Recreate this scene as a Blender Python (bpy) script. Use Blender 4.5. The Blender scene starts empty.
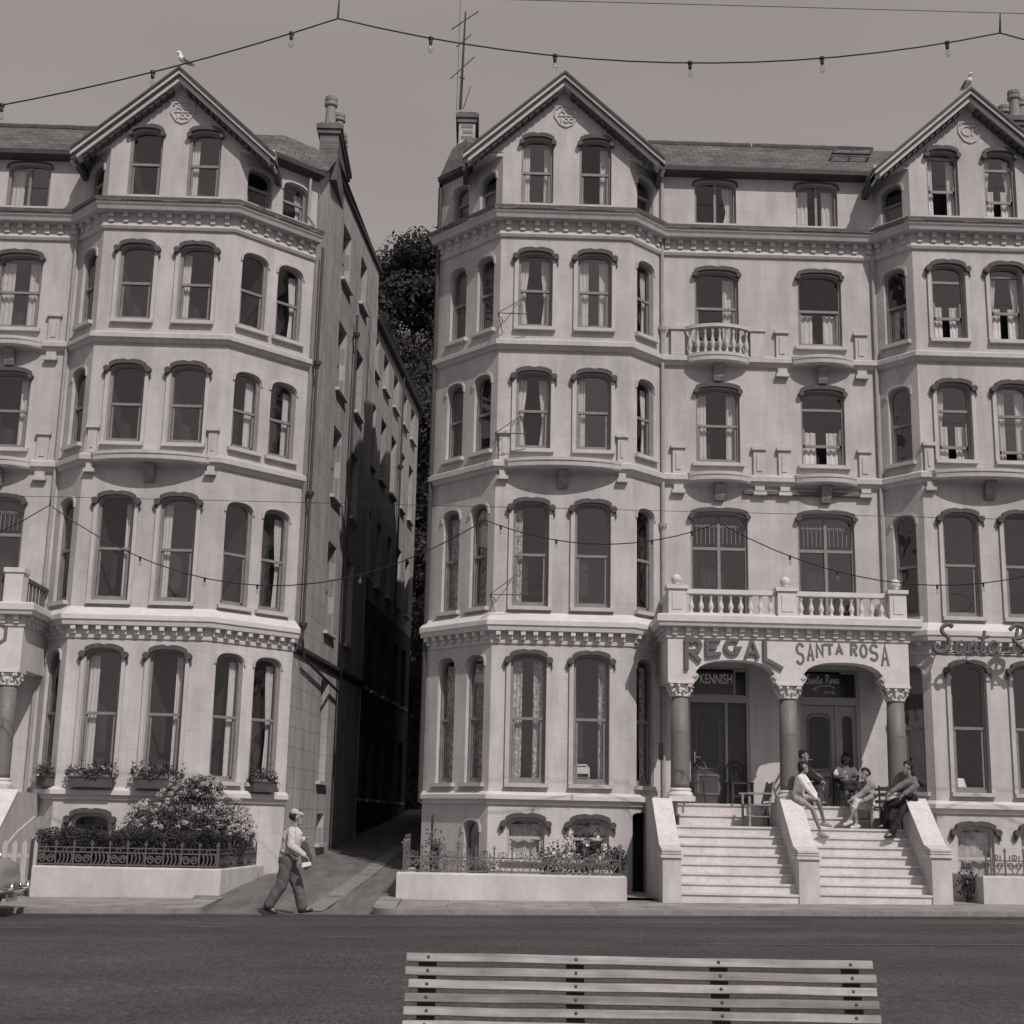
import bpy, math, random
from math import sin, cos, pi, radians, sqrt
from mathutils import Vector, Matrix, Quaternion
random.seed(7)
S = bpy.context.scene
COL = S.collection
R = random.Random(11)

# ---------------------------------------------------------------- materials
def nodes(m):
    m.use_nodes = True
    nt = m.node_tree
    return nt, nt.nodes, nt.links

def mat(name, c, rough=0.8, noise=None, amp=0.25, metal=0.0, bump=0.0, stretch=(1, 1, 1), spec=0.3, noise2=None, amp2=0.15, transl=0):
    m = bpy.data.materials.new(name)
    nt, N, L = nodes(m)
    b = N['Principled BSDF']
    b.inputs['Roughness'].default_value = rough
    b.inputs['Metallic'].default_value = metal
    b.inputs['Specular IOR Level'].default_value = spec
    b.inputs['Base Color'].default_value = (c, c, c, 1)
    tc = N.new('ShaderNodeTexCoord')
    val = None
    for ns, am, st in ((noise, amp, stretch), (noise2, amp2, (1, 1, 1))):
        if not ns: continue
        mp = N.new('ShaderNodeMapping'); mp.inputs['Scale'].default_value = st
        L.new(tc.outputs['Object'], mp.inputs['Vector'])
        n = N.new('ShaderNodeTexNoise'); n.inputs['Scale'].default_value = ns; n.inputs['Detail'].default_value = 5
        n.inputs['Roughness'].default_value = .6
        L.new(mp.outputs[0], n.inputs['Vector'])
        r = N.new('ShaderNodeMapRange')
        r.inputs[1].default_value = .3; r.inputs[2].default_value = .7
        r.inputs[3].default_value = 1 - am; r.inputs[4].default_value = 1 + am
        L.new(n.outputs[0], r.inputs[0])
        if val is None:
            mu = N.new('ShaderNodeMath'); mu.operation = 'MULTIPLY'; mu.inputs[1].default_value = c
            L.new(r.outputs[0], mu.inputs[0]); val = mu.outputs[0]
            if bump:
                bp = N.new('ShaderNodeBump'); bp.inputs['Strength'].default_value = bump; bp.inputs['Distance'].default_value = .02
                L.new(n.outputs[0], bp.inputs['Height']); L.new(bp.outputs[0], b.inputs['Normal'])
        else:
            mu = N.new('ShaderNodeMath'); mu.operation = 'MULTIPLY'
            L.new(r.outputs[0], mu.inputs[0]); L.new(val, mu.inputs[1]); val = mu.outputs[0]
    if val is not None: L.new(val, b.inputs['Base Color'])
    if transl:
        t = N.new('ShaderNodeBsdfTranslucent'); t.inputs['Color'].default_value = (c, c, c, 1)
        if val is not None: L.new(val, t.inputs['Color'])
        mx = N.new('ShaderNodeMixShader'); mx.inputs[0].default_value = transl
        L.new(b.outputs[0], mx.inputs[1]); L.new(t.outputs[0], mx.inputs[2])
        L.new(mx.outputs[0], N['Material Output'].inputs['Surface'])
    return m

def math_node(N, L, op, a, b=None):
    n = N.new('ShaderNodeMath'); n.operation = op
    for i, v in enumerate((a, b)):
        if v is None: continue
        if isinstance(v, (int, float)): n.inputs[i].default_value = v
        else: L.new(v, n.inputs[i])
    return n.outputs[0]

def wall_mat(name, lo, hi, split, joint=.42, jamp=.10, vert=False, streak=.16):
    # painted stucco: whiter coat below the first-floor cornice, weather streaks, faint coursed joints
    m = bpy.data.materials.new(name)
    nt, N, L = nodes(m)
    b = N['Principled BSDF']; b.inputs['Roughness'].default_value = .85; b.inputs['Specular IOR Level'].default_value = .2
    g = N.new('ShaderNodeNewGeometry'); sp = N.new('ShaderNodeSeparateXYZ'); L.new(g.outputs['Position'], sp.inputs[0])
    z = sp.outputs[2]
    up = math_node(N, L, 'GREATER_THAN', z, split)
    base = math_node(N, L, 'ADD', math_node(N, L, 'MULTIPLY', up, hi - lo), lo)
    def nz(scale, st, lo_, hi_, a, b_):
        mp = N.new('ShaderNodeMapping'); mp.inputs['Scale'].default_value = st
        L.new(g.outputs['Position'], mp.inputs[0])
        n = N.new('ShaderNodeTexNoise'); n.inputs['Scale'].default_value = scale; n.inputs['Detail'].default_value = 6; n.inputs['Roughness'].default_value = .62
        L.new(mp.outputs[0], n.inputs['Vector'])
        r = N.new('ShaderNodeMapRange'); r.inputs[1].default_value = lo_; r.inputs[2].default_value = hi_
        r.inputs[3].default_value = a; r.inputs[4].default_value = b_
        L.new(n.outputs[0], r.inputs[0]); return r.outputs[0], n.outputs[0]
    s1, _ = nz(2.2, (1.6, 1.6, .22), .35, .65, 1 - streak, 1.03)
    s2, _ = nz(.55, (1, 1, 1), .3, .7, .9, 1.05)
    s4, _ = nz(1.3, (1, 1, .8), .42, .6, .90, 1.03)
    s5, _ = nz(5.5, (2.2, 2.2, .12), .54, .75, 1.0, .90)
    s3, h = nz(26, (1, 1, 1), .3, .7, .93, 1.05)
    fr = math_node(N, L, 'FRACT', math_node(N, L, 'DIVIDE', z, joint))
    ln = math_node(N, L, 'LESS_THAN', fr, .035)
    if vert:
        row = math_node(N, L, 'FLOOR', math_node(N, L, 'DIVIDE', z, joint))
        off = math_node(N, L, 'MULTIPLY', math_node(N, L, 'MODULO', row, 2.0), .45)
        fy = math_node(N, L, 'FRACT', math_node(N, L, 'DIVIDE', math_node(N, L, 'ADD', sp.outputs[1], off), .9))
        ln = math_node(N, L, 'MAXIMUM', ln, math_node(N, L, 'LESS_THAN', fy, .014))
    jn = math_node(N, L, 'SUBTRACT', 1.0, math_node(N, L, 'MULTIPLY', ln, jamp))
    v = base
    for k in (s1, s2, s3, s4, s5, jn): v = math_node(N, L, 'MULTIPLY', v, k)
    L.new(v, b.inputs['Base Color'])
    bp = N.new('ShaderNodeBump'); bp.inputs['Strength'].default_value = .25; bp.inputs['Distance'].default_value = .012
    L.new(math_node(N, L, 'SUBTRACT', h, math_node(N, L, 'MULTIPLY', ln, .6)), bp.inputs['Height']); L.new(bp.outputs[0], b.inputs['Normal'])
    return m

def brick_mat(name, c1, c2, cm, bw, bh, plane, mortar=.02, rough=.8, bump=.4):
    m = bpy.data.materials.new(name)
    nt, N, L = nodes(m)
    b = N['Principled BSDF']; b.inputs['Roughness'].default_value = rough; b.inputs['Specular IOR Level'].default_value = .25
    g = N.new('ShaderNodeNewGeometry'); sp = N.new('ShaderNodeSeparateXYZ'); L.new(g.outputs['Position'], sp.inputs[0])
    cb = N.new('ShaderNodeCombineXYZ')
    ax = {'x': 0, 'y': 1, 'z': 2}
    L.new(sp.outputs[ax[plane[0]]], cb.inputs[0]); L.new(sp.outputs[ax[plane[1]]], cb.inputs[1])
    t = N.new('ShaderNodeTexBrick'); L.new(cb.outputs[0], t.inputs['Vector'])
    t.inputs['Scale'].default_value = 1; t.inputs['Brick Width'].default_value = bw; t.inputs['Row Height'].default_value = bh
    t.inputs['Mortar Size'].default_value = mortar * min(bw, bh); t.inputs['Mortar Smooth'].default_value = .3
    for k, c in (('Color1', c1), ('Color2', c2), ('Mortar', cm)): t.inputs[k].default_value = (c, c, c, 1)
    n = N.new('ShaderNodeTexNoise'); n.inputs['Scale'].default_value = 1.7; n.inputs['Detail'].default_value = 8
    L.new(g.outputs['Position'], n.inputs['Vector'])
    r = N.new('ShaderNodeMapRange'); r.inputs[1].default_value = .3; r.inputs[2].default_value = .7; r.inputs[3].default_value = .72; r.inputs[4].default_value = 1.25
    L.new(n.outputs[0], r.inputs[0])
    mx = N.new('ShaderNodeMix'); mx.data_type = 'RGBA'; mx.blend_type = 'MULTIPLY'; mx.inputs[0].default_value = 1
    L.new(t.outputs[0], mx.inputs[6]); L.new(r.outputs[0], mx.inputs[7])
    L.new(mx.outputs[2], b.inputs['Base Color'])
    bp = N.new('ShaderNodeBump'); bp.inputs['Strength'].default_value = bump; bp.inputs['Distance'].default_value = .02; bp.invert = True
    L.new(t.outputs['Fac'], bp.inputs['Height']); L.new(bp.outputs[0], b.inputs['Normal'])
    return m

def glass_mat(name, refl, tint=.75):
    m = bpy.data.materials.new(name)
    nt, N, L = nodes(m)
    N.remove(N['Principled BSDF'])
    t = N.new('ShaderNodeBsdfTransparent'); t.inputs[0].default_value = (tint, tint, tint, 1)
    gl = N.new('ShaderNodeBsdfGlossy'); gl.inputs['Roughness'].default_value = .03
    n = N.new('ShaderNodeTexNoise'); n.inputs['Scale'].default_value = 1.3
    g = N.new('ShaderNodeNewGeometry'); L.new(g.outputs['Position'], n.inputs['Vector'])
    bp = N.new('ShaderNodeBump'); bp.inputs['Strength'].default_value = .3; bp.inputs['Distance'].default_value = .05
    L.new(n.outputs[0], bp.inputs['Height']); L.new(bp.outputs[0], gl.inputs['Normal'])
    dt = N.new('ShaderNodeVectorMath'); dt.operation = 'DOT_PRODUCT'; L.new(g.outputs['Normal'], dt.inputs[0]); L.new(g.outputs['Incoming'], dt.inputs[1])
    ca = math_node(N, L, 'SUBTRACT', 1.0, math_node(N, L, 'ABSOLUTE', dt.outputs['Value']))
    sch = math_node(N, L, 'ADD', math_node(N, L, 'MULTIPLY', math_node(N, L, 'POWER', ca, 5.0), .8), .045)
    ad = N.new('ShaderNodeMath'); ad.operation = 'ADD'; ad.inputs[1].default_value = refl; ad.use_clamp = True
    oi = N.new('ShaderNodeObjectInfo')
    L.new(math_node(N, L, 'ADD', sch, math_node(N, L, 'MULTIPLY', math_node(N, L, 'SUBTRACT', oi.outputs['Random'], .5), refl * 1.5)), ad.inputs[0])
    mx = N.new('ShaderNodeMixShader')
    L.new(ad.outputs[0], mx.inputs[0]); L.new(t.outputs[0], mx.inputs[1]); L.new(gl.outputs[0], mx.inputs[2])
    L.new(mx.outputs[0], N['Material Output'].inputs['Surface'])
    return m

M = {}
M['stucco'] = wall_mat('stucco', .54, .48, 5.6, streak=.15)
M['sided'] = mat('shaded_party_wall', .13, .9, 3, .2)  # unseen walls, coloured dark to cut light bounced into the alley
M['rear'] = wall_mat('rear_stucco', .10, .42, 8.0, joint=.45, jamp=.38, vert=True, streak=.3)  # lower part coloured dark to deepen the alley shade
M['side'] = wall_mat('side_stucco', .46, .44, 5.3, joint=.45, jamp=.38, vert=True, streak=.3)
M['trim'] = mat('trim_paint', .54, .7, 6, .07, noise2=1.1, amp2=.08)
M['trim2'] = mat('upper_trim_paint', .43, .75, 5, .1, stretch=(1.5, 1.5, .5), noise2=1.1, amp2=.1)
M['hood'] = mat('hood_grey', .075, .75, 9, .2)
M['dkpaint'] = mat('dark_paint', .055, .6, 8, .25)
M['sash'] = mat('sash_paint', .20, .5, 7, .15)
M['sashl'] = mat('pale_sash_paint', .40, .5, 7, .1)
M['glass'] = glass_mat('window_glass', .075, .9)
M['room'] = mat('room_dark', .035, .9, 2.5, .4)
M['curt'] = mat('curtain_cloth', .75, .9, 9, .12, transl=.25)
M['brk'] = mat('bracket_paint', .22, .75, 8, .25)  # grey carries the shade under the balcony slabs
M['curtw'] = mat('white_curtain', .62, .9, 14, .25, stretch=(3, 1, .3), transl=.2)
M['net'] = mat('net_curtain', .12, .95, 14, .2, stretch=(3, 1, .4))
M['patt'] = mat('spotted_curtain', .38, .9, 13, .85)
M['slate'] = brick_mat('roof_slate', .085, .13, .05, .32, .16, 'xz', .08, .6)
M['brick'] = brick_mat('chimney_brick', .12, .19, .22, .23, .085, 'xz', .1)
M['bricky'] = brick_mat('chimney_brick_pale', .1, .15, .17, .23, .085, 'yz', .1)
M['pot'] = mat('chimney_pot', .24, .8, 7, .25)
M['lead'] = mat('lead_grey', .10, .6, 6, .3)
M['iron'] = mat('iron_paint', .045, .5, 14, .3, spec=.5)
M['pipe'] = mat('painted_pipe', .30, .6, 6, .15)
M['black'] = mat('black_paint', .018, .45)
M['railp'] = mat('railing_paint', .10, .6, 15, .25)
M['white'] = mat('white_paint', .72, .6, 8, .07)
M['step'] = mat('step_paint', .54, .75, 2.5, .14, noise2=14, amp2=.10)
M['wallw'] = mat('garden_wall_render', .47, .85, 2.2, .16, stretch=(1, 1, .5), bump=.3, noise2=24, amp2=.06)
M['granite'] = mat('polished_granite', .14, .6, 40, .35, spec=.5)
M['capital'] = mat('capital_plaster', .55, .8, 18, .15)
M['dooro'] = mat('dark_door', .06, .4, 6, .2, spec=.5)
M['doorg'] = mat('grey_door', .30, .45, 6, .12, spec=.4)
M['frameg'] = mat('door_frame_grey', .34, .5, 6, .1)
M['doorm'] = mat('door_moulding', .13, .45)
M['brass'] = mat('brass', .55, .3, metal=.7)
M['letter'] = mat('letter_face', .11, .5, 8, .15)
M['letterd'] = mat('painted_letter', .13, .6, 9, .2)
M['signw'] = mat('sign_white', .75, .5)
M['signdk'] = mat('sign_dark_glass', .03, .25, spec=.5)
M['leafd'] = mat('hedge_leaf', .05, .6, 3.5, .45, transl=.2)
M['leafm'] = mat('shrub_leaf', .085, .55, 4, .4, transl=.2)
M['leaft'] = mat('tree_leaf', .045, .6, .9, .5, transl=.25)
M['petal'] = mat('pale_petal', .5, .8, 5, .25, transl=.25)
M['bark'] = mat('bark', .07, .9, 6, .3, bump=.4)
M['soil'] = mat('soil', .06, .95, 8, .4, bump=.5)
M['box'] = mat('window_box_wood', .07, .8, 9, .3)
M['wood'] = mat('weathered_wood', .36, .7, 5, .22, stretch=(.6, 6, 6), noise2=.9, amp2=.12)
M['chairw'] = mat('chair_wood', .22, .55, 7, .2, stretch=(1, 1, 4))
M['chaird'] = mat('dark_chair_wood', .05, .45, 7, .2)
M['bulb'] = glass_mat('bulb_glass', .12, .9)
M['holder'] = mat('lamp_holder', .02, .5)
M['skin'] = mat('skin', .25, .6, 8, .06)
M['skind'] = mat('tanned_skin', .12, .6, 8, .06)
M['hair'] = mat('dark_hair', .018, .8, 60, .5)
M['shoe'] = mat('dark_shoe', .03, .4)
M['shoel'] = mat('pale_shoe', .5, .5)
M['gullw'] = mat('gull_white', .75, .7)
M['gullg'] = mat('gull_grey', .16, .7)
M['earth'] = mat('hill_earth', .05, .95, .4, .4, bump=.4)
M['carp'] = mat('car_paint', .24, .25, spec=.6)
M['chrome'] = mat('chrome', .7, .12, metal=1)
M['rubber'] = mat('rubber', .02, .8)
M['lamp'] = mat('lamp_glass', .3, .15, spec=.6)

def cloth(name, c, sc=14, amp=.15): 
    if name not in M: M[name] = mat(name, c, .9, sc, amp, bump=.15)
    return M[name]

def road_mat():
    m = bpy.data.materials.new('asphalt')
    nt, N, L = nodes(m)
    b = N['Principled BSDF']; b.inputs['Roughness'].default_value = .75; b.inputs['Specular IOR Level'].default_value = .3
    g = N.new('ShaderNodeNewGeometry')
    v = None
    for sc, st, am in ((1.0, (.06, .55, 1), .27), (1.0, (.5, .6, 1), .2), (5, (.5, 1, 1), .12), (22, (1, .3, 1), .3), (55, (1, .2, 1), .4), (90, (1, .6, 1), .3)):
        mp = N.new('ShaderNodeMapping'); mp.inputs['Scale'].default_value = st
        mp.inputs['Rotation'].default_value = (0, 0, radians(-3))
        L.new(g.outputs['Position'], mp.inputs[0])
        n = N.new('ShaderNodeTexNoise'); n.inputs['Scale'].default_value = sc; n.inputs['Detail'].default_value = 6
        L.new(mp.outputs[0], n.inputs['Vector'])
        r = N.new('ShaderNodeMapRange'); r.inputs[1].default_value = .3; r.inputs[2].default_value = .7; r.inputs[3].default_value = 1 - am; r.inputs[4].default_value = 1 + am
        L.new(n.outputs[0], r.inputs[0])
        v = math_node(N, L, 'MULTIPLY', r.outputs[0], v if v is not None else .056)
    L.new(v, b.inputs['Base Color'])
    bp = N.new('ShaderNodeBump'); bp.inputs['Strength'].default_value = .3; bp.inputs['Distance'].default_value = .01
    L.new(n.outputs[0], bp.inputs['Height']); L.new(bp.outputs[0], b.inputs['Normal'])
    return m
M['road'] = road_mat()
M['pave'] = brick_mat('paving_flags', .23, .27, .15, .9, .62, 'xy', .02, .85, .3)
M['kerb'] = mat('kerb_stone', .2, .8, 3, .2, noise2=20, amp2=.15)
M['alley'] = mat('alley_tarmac', .13, .9, 1.5, .3, stretch=(2, .5, 1), bump=.4, noise2=22, amp2=.25)

# ---------------------------------------------------------------- mesh builder
class MB:
    def __init__(s): s.v = []; s.f = []
    def add(s, vs, fs):
        o = len(s.v); s.v += [tuple(p) for p in vs]; s.f += [tuple(i + o for i in f) for f in fs]; return s
    def quad(s, a, b, c, d): return s.add((a, b, c, d), ((0, 1, 2, 3),))
    def box(s, x0, x1, y0, y1, z0, z1):
        return s.add([(x0, y0, z0), (x1, y0, z0), (x1, y1, z0), (x0, y1, z0), (x0, y0, z1), (x1, y0, z1), (x1, y1, z1), (x0, y1, z1)],
                     ((0, 3, 2, 1), (4, 5, 6, 7), (0, 1, 5, 4), (1, 2, 6, 5), (2, 3, 7, 6), (3, 0, 4, 7)))
    def xbox(s, mtx, x0, x1, y0, y1, z0, z1):
        t = MB().box(x0, x1, y0, y1, z0, z1); return s.add([mtx @ Vector(p) for p in t.v], t.f)
    def prism(s, pts, fn, d0, d1):
        # pts: 2D outline; fn(a, b, d) -> 3D
        n = len(pts)
        vs = [fn(a, b, d0) for a, b in pts] + [fn(a, b, d1) for a, b in pts]
        fs = [tuple(range(n)), tuple(range(2 * n - 1, n - 1, -1))]
        fs += [(i, i + n, (i + 1) % n + n, (i + 1) % n) for i in range(n)]
        return s.add(vs, fs)
    def tube(s, pts, r, n=6, caps=True):
        pts = [Vector(p) for p in pts]; k = len(pts)
        rr = r if isinstance(r, (list, tuple)) else [r] * k
        rings = []; prev = None
        for i, p in enumerate(pts):
            d = (pts[min(i + 1, k - 1)] - pts[max(i - 1, 0)])
            if d.length < 1e-9: d = Vector((0, 0, 1))
            d.normalize()
            if prev is None:
                a = d.orthogonal().normalized()
            else:
                a = prev - d * prev.dot(d)
                a = a.normalized() if a.length > 1e-6 else d.orthogonal().normalized()
            prev = a; b = d.cross(a)
            rings += [p + (a * cos(2 * pi * j / n) + b * sin(2 * pi * j / n)) * rr[i] for j in range(n)]
        fs = [(i * n + j, i * n + (j + 1) % n, (i + 1) * n + (j + 1) % n, (i + 1) * n + j) for i in range(k - 1) for j in range(n)]
        if caps: fs += [tuple(range(n - 1, -1, -1)), tuple((k - 1) * n + j for j in range(n))]
        return s.add(rings, fs)
    def lathe(s, c, prof, n=12):
        vs = []; fs = []; k = len(prof)
        for r, z in prof: vs += [(c[0] + r * cos(2 * pi * j / n), c[1] + r * sin(2 * pi * j / n), c[2] + z) for j in range(n)]
        fs = [(i * n + j, i * n + (j + 1) % n, (i + 1) * n + (j + 1) % n, (i + 1) * n + j) for i in range(k - 1) for j in range(n)]
        fs += [tuple(range(n - 1, -1, -1)), tuple((k - 1) * n + j for j in range(n))]
        return s.add(vs, fs)
    def ball(s, c, r, n=10, sq=(1, 1, 1)):
        k = max(4, n // 2); vs = []; 
        for i in range(1, k):
            t = pi * i / k
            vs += [(c[0] + r * sq[0] * sin(t) * cos(2 * pi * j / n), c[1] + r * sq[1] * sin(t) * sin(2 * pi * j / n), c[2] + r * sq[2] * cos(t)) for j in range(n)]
        vs += [(c[0], c[1], c[2] + r * sq[2]), (c[0], c[1], c[2] - r * sq[2])]
        top, bot = len(vs) - 2, len(vs) - 1
        fs = [(i * n + j, (i + 1) * n + j, (i + 1) * n + (j + 1) % n, i * n + (j + 1) % n) for i in range(k - 2) for j in range(n)]
        fs += [(top, j, (j + 1) % n) for j in range(n)] + [(bot, (k - 2) * n + (j + 1) % n, (k - 2) * n + j) for j in range(n)]
        return s.add(vs, fs)
    def ribbon(s, pts, w, fn, d0, d1):
        # flat stroke of width w along a 2D polyline, given thickness d0..d1
        P = [Vector(p) for p in pts]; k = len(P); l = []; r = []
        for i in range(k):
            a = (P[i] - P[i - 1]).normalized() if i else None
            b = (P[i + 1] - P[i]).normalized() if i < k - 1 else None
            t = ((a or b) + (b or a))
            t = t.normalized() if t.length > 1e-6 else (a or b)
            nn = Vector((-t.y, t.x)); sc = 1 / max(.5, nn.dot(Vector((-(b or a).y, (b or a).x))))
            l.append(P[i] + nn * w / 2 * sc); r.append(P[i] - nn * w / 2 * sc)
        for i in range(k - 1):
            q = (i % 2) * (d1 - d0) * .015
            s.prism([l[i], r[i], r[i + 1], l[i + 1]], fn, d0 + q, d1 - q)
        return s
    def build(s, name, m, parent=None, smooth=False, local=False, loc=None):
        me = bpy.data.meshes.new(name)
        off = Vector((0, 0, 0)) if (parent is None or local) else wloc(parent)
        if loc is not None and not local: off = Vector(loc)
        me.from_pydata([tuple(Vector(p) - off) for p in s.v], [], s.f); me.update()
        if smooth:
            me.polygons.foreach_set('use_smooth', [True] * len(me.polygons))
        if m is not None: me.materials.append(M[m] if isinstance(m, str) else m)
        o = bpy.data.objects.new(name, me); COL.objects.link(o)
        if parent is not None: o.parent = parent; WL[o] = wloc(parent)
        else: o.location = off; WL[o] = off.copy()
        return o
WL = {}
def wloc(o): return WL.get(o, Vector((0, 0, 0)))
def tag(o, label=None, cat=None, group=None, kind=None):
    if label: o['label'] = label
    if cat: o['category'] = cat
    if group: o['group'] = group
    if kind: o['kind'] = kind
    return o
def thing(name, loc, label, cat, group=None):
    o = bpy.data.objects.new(name, None); o.empty_display_size = .2; COL.objects.link(o); o.location = loc; WL[o] = Vector(loc)
    return tag(o, label, cat, group)
def meshobj(name, me, parent, loc=(0, 0, 0), rz=0):
    o = bpy.data.objects.new(name, me); COL.objects.link(o); o.parent = parent; o.location = loc; o.rotation_euler = (0, 0, rz); WL[o] = wloc(parent) + Vector(loc)
    return o
def copy_thing(root, loc, label, rz=None):
    r = root.copy(); COL.objects.link(r); r.location = loc; r['label'] = label
    if rz is not None: r.rotation_euler = (0, 0, rz)
    for ch in list(root.children):
        c = ch.copy(); COL.objects.link(c); c.parent = r
        for g in list(ch.children):
            d = g.copy(); COL.objects.link(d); d.parent = c
    return r
def xz(y): return lambda a, b, d: (a, y + d, b)
def gz(x): return .012 * x

# ---------------------------------------------------------------- panels of wall with openings
class Panel:
    def __init__(s, a, b):
        s.a = Vector((a[0], a[1])); s.d = Vector((b[0] - a[0], b[1] - a[1])); s.L = s.d.length; s.d.normalize()
        s.n = Vector((s.d.y, -s.d.x)); s.ang = math.atan2(s.d.y, s.d.x)
    def p(s, u, z, w=0.0):
        q = s.a + s.d * u + s.n * w; return (q.x, q.y, z)
def arch(x, a, h, n=2.6):
    t = min(1, abs(x) / a); return h * (1 - (1 - t ** n) ** (1 / n))
NA = 12
def aus(a): return [-a * cos(pi * i / NA) for i in range(NA + 1)]
def wall_panel(mb, P, zb, ztop, ops, rev=.20, u0=0, u1=None):
    u1 = P.L if u1 is None else u1
    zt = ztop if callable(ztop) else (lambda u: ztop)
    bp = {round(u0, 4), round(u1, 4)}
    for uc, w, z0, z1, h in ops:
        bp |= {round(uc + x, 4) for x in aus(w / 2)}
    if callable(ztop): bp |= {round(u0 + (u1 - u0) * i / 8, 4) for i in range(9)}
    bp = sorted(bp)
    for ua, ub in zip(bp, bp[1:]):
        if ub - ua < 1e-5: continue
        um = (ua + ub) / 2
        cov = sorted([o for o in ops if o[0] - o[1] / 2 < um < o[0] + o[1] / 2], key=lambda o: o[2])
        pa = pb = zb
        for uc, w, z0, z1, h in cov:
            if z0 > zb + 1e-4: mb.quad(P.p(ua, pa), P.p(ub, pb), P.p(ub, z0), P.p(ua, z0))
            pa = z1 - arch(ua - uc, w / 2, h); pb = z1 - arch(ub - uc, w / 2, h)
        mb.quad(P.p(ua, pa), P.p(ub, pb), P.p(ub, zt(ub)), P.p(ua, zt(ua)))
    for uc, w, z0, z1, h in ops:
        k_ = z0 > zb + 1e-4
        o = [(uc - w / 2, z0)] + [(uc + x, z1 - arch(x, w / 2, h)) for x in aus(w / 2)] + [(uc + w / 2, z0)]
        for (a, za), (b, zb_) in zip(o, o[1:] + (o[:1] if k_ else [])):
            mb.quad(P.p(a, za), P.p(a, za, -rev), P.p(b, zb_, -rev), P.p(b, zb_))

def sweep(mb, path, prof):
    P = [Vector(p) for p in path]; k = len(P); mit = []
    for i in range(k):
        def nrm(a, b): d = (b - a).normalized(); return Vector((d.y, -d.x))
        n0 = nrm(P[i - 1], P[i]) if i else None; n1 = nrm(P[i], P[i + 1]) if i < k - 1 else None
        if n0 is None or n1 is None: mit.append(n0 or n1)
        else:
            t = (n0 + n1).normalized(); mit.append(t / max(.3, t.dot(n0)))
    m = len(prof); vs = []
    for i in range(k): vs += [(P[i].x + mit[i].x * w, P[i].y + mit[i].y * w, z) for w, z in prof]
    fs = [(i * m + j, (i + 1) * m + j, (i + 1) * m + (j + 1) % m, i * m + (j + 1) % m) for i in range(k - 1) for j in range(m)]
    fs += [tuple(range(m - 1, -1, -1)), tuple((k - 1) * m + j for j in range(m))]
    mb.add(vs, fs)
def dentils(mb, path, w0, w1, z0, z1, wid, gap, two=None):
    for a, b in zip(path, path[1:]):
        P = Panel(a, b); n = max(1, int(P.L / gap)); st = P.L / n
        mb.prism([(.0, z0 + .01), (P.L, z0 + .01), (P.L, z1 - .004), (.0, z1 - .004)], lambda u, z, d: P.p(u, z, d), w0 - .03, w0 + .012)
        for i in range(n):
            u = (i + .5) * st
            for (wa, wb, za, zb) in ([(w0, w1, z0, z1)] if not two else [(w0, w1, (z0 + z1) / 2, z1), (w0, w1 * .6, z0, (z0 + z1) / 2 - .003)]):
                c = [P.p(u - wid / 2, za, wa), P.p(u + wid / 2, za, wa), P.p(u + wid / 2, za, wb), P.p(u - wid / 2, za, wb)]
                d = [(x, y, zb) for x, y, _ in c]
                mb.add(c + d, ((0, 1, 2, 3), (7, 6, 5, 4), (0, 4, 5, 1), (1, 5, 6, 2), (2, 6, 7, 3), (3, 7, 4, 0)))

# ---------------------------------------------------------------- windows (meshes cached in window-local space: x along wall, +y inward, z up)
CA = {}
def outline(w, H, h): 
    return [(-w / 2, 0)] + [(x, H - arch(x, w / 2, h)) for x in aus(w / 2)] + [(w / 2, 0)]
def local_mesh(key, fn, m, smooth=False):
    if key not in CA:
        b = MB(); fn(b); me = bpy.data.meshes.new(key[0]); me.from_pydata(b.v, [], b.f); me.update()
        if smooth: me.polygons.foreach_set('use_smooth', [True] * len(me.polygons))
        me.materials.append(M[m]); CA[key] = me
    return CA[key]
def fxz(a, b, d): return (a, d, b)
def ring(b, O, w, H, t, y0, y1):
    I = [(x * (w / 2 - t) / (w / 2), t + z * (H - 2 * t) / H) for x, z in O]; n = len(O)
    for i in range(n):
        j = (i + 1) % n
        b.prism([O[i], O[j], I[j], I[i]], fxz, y0, y1)
    return I
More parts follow.
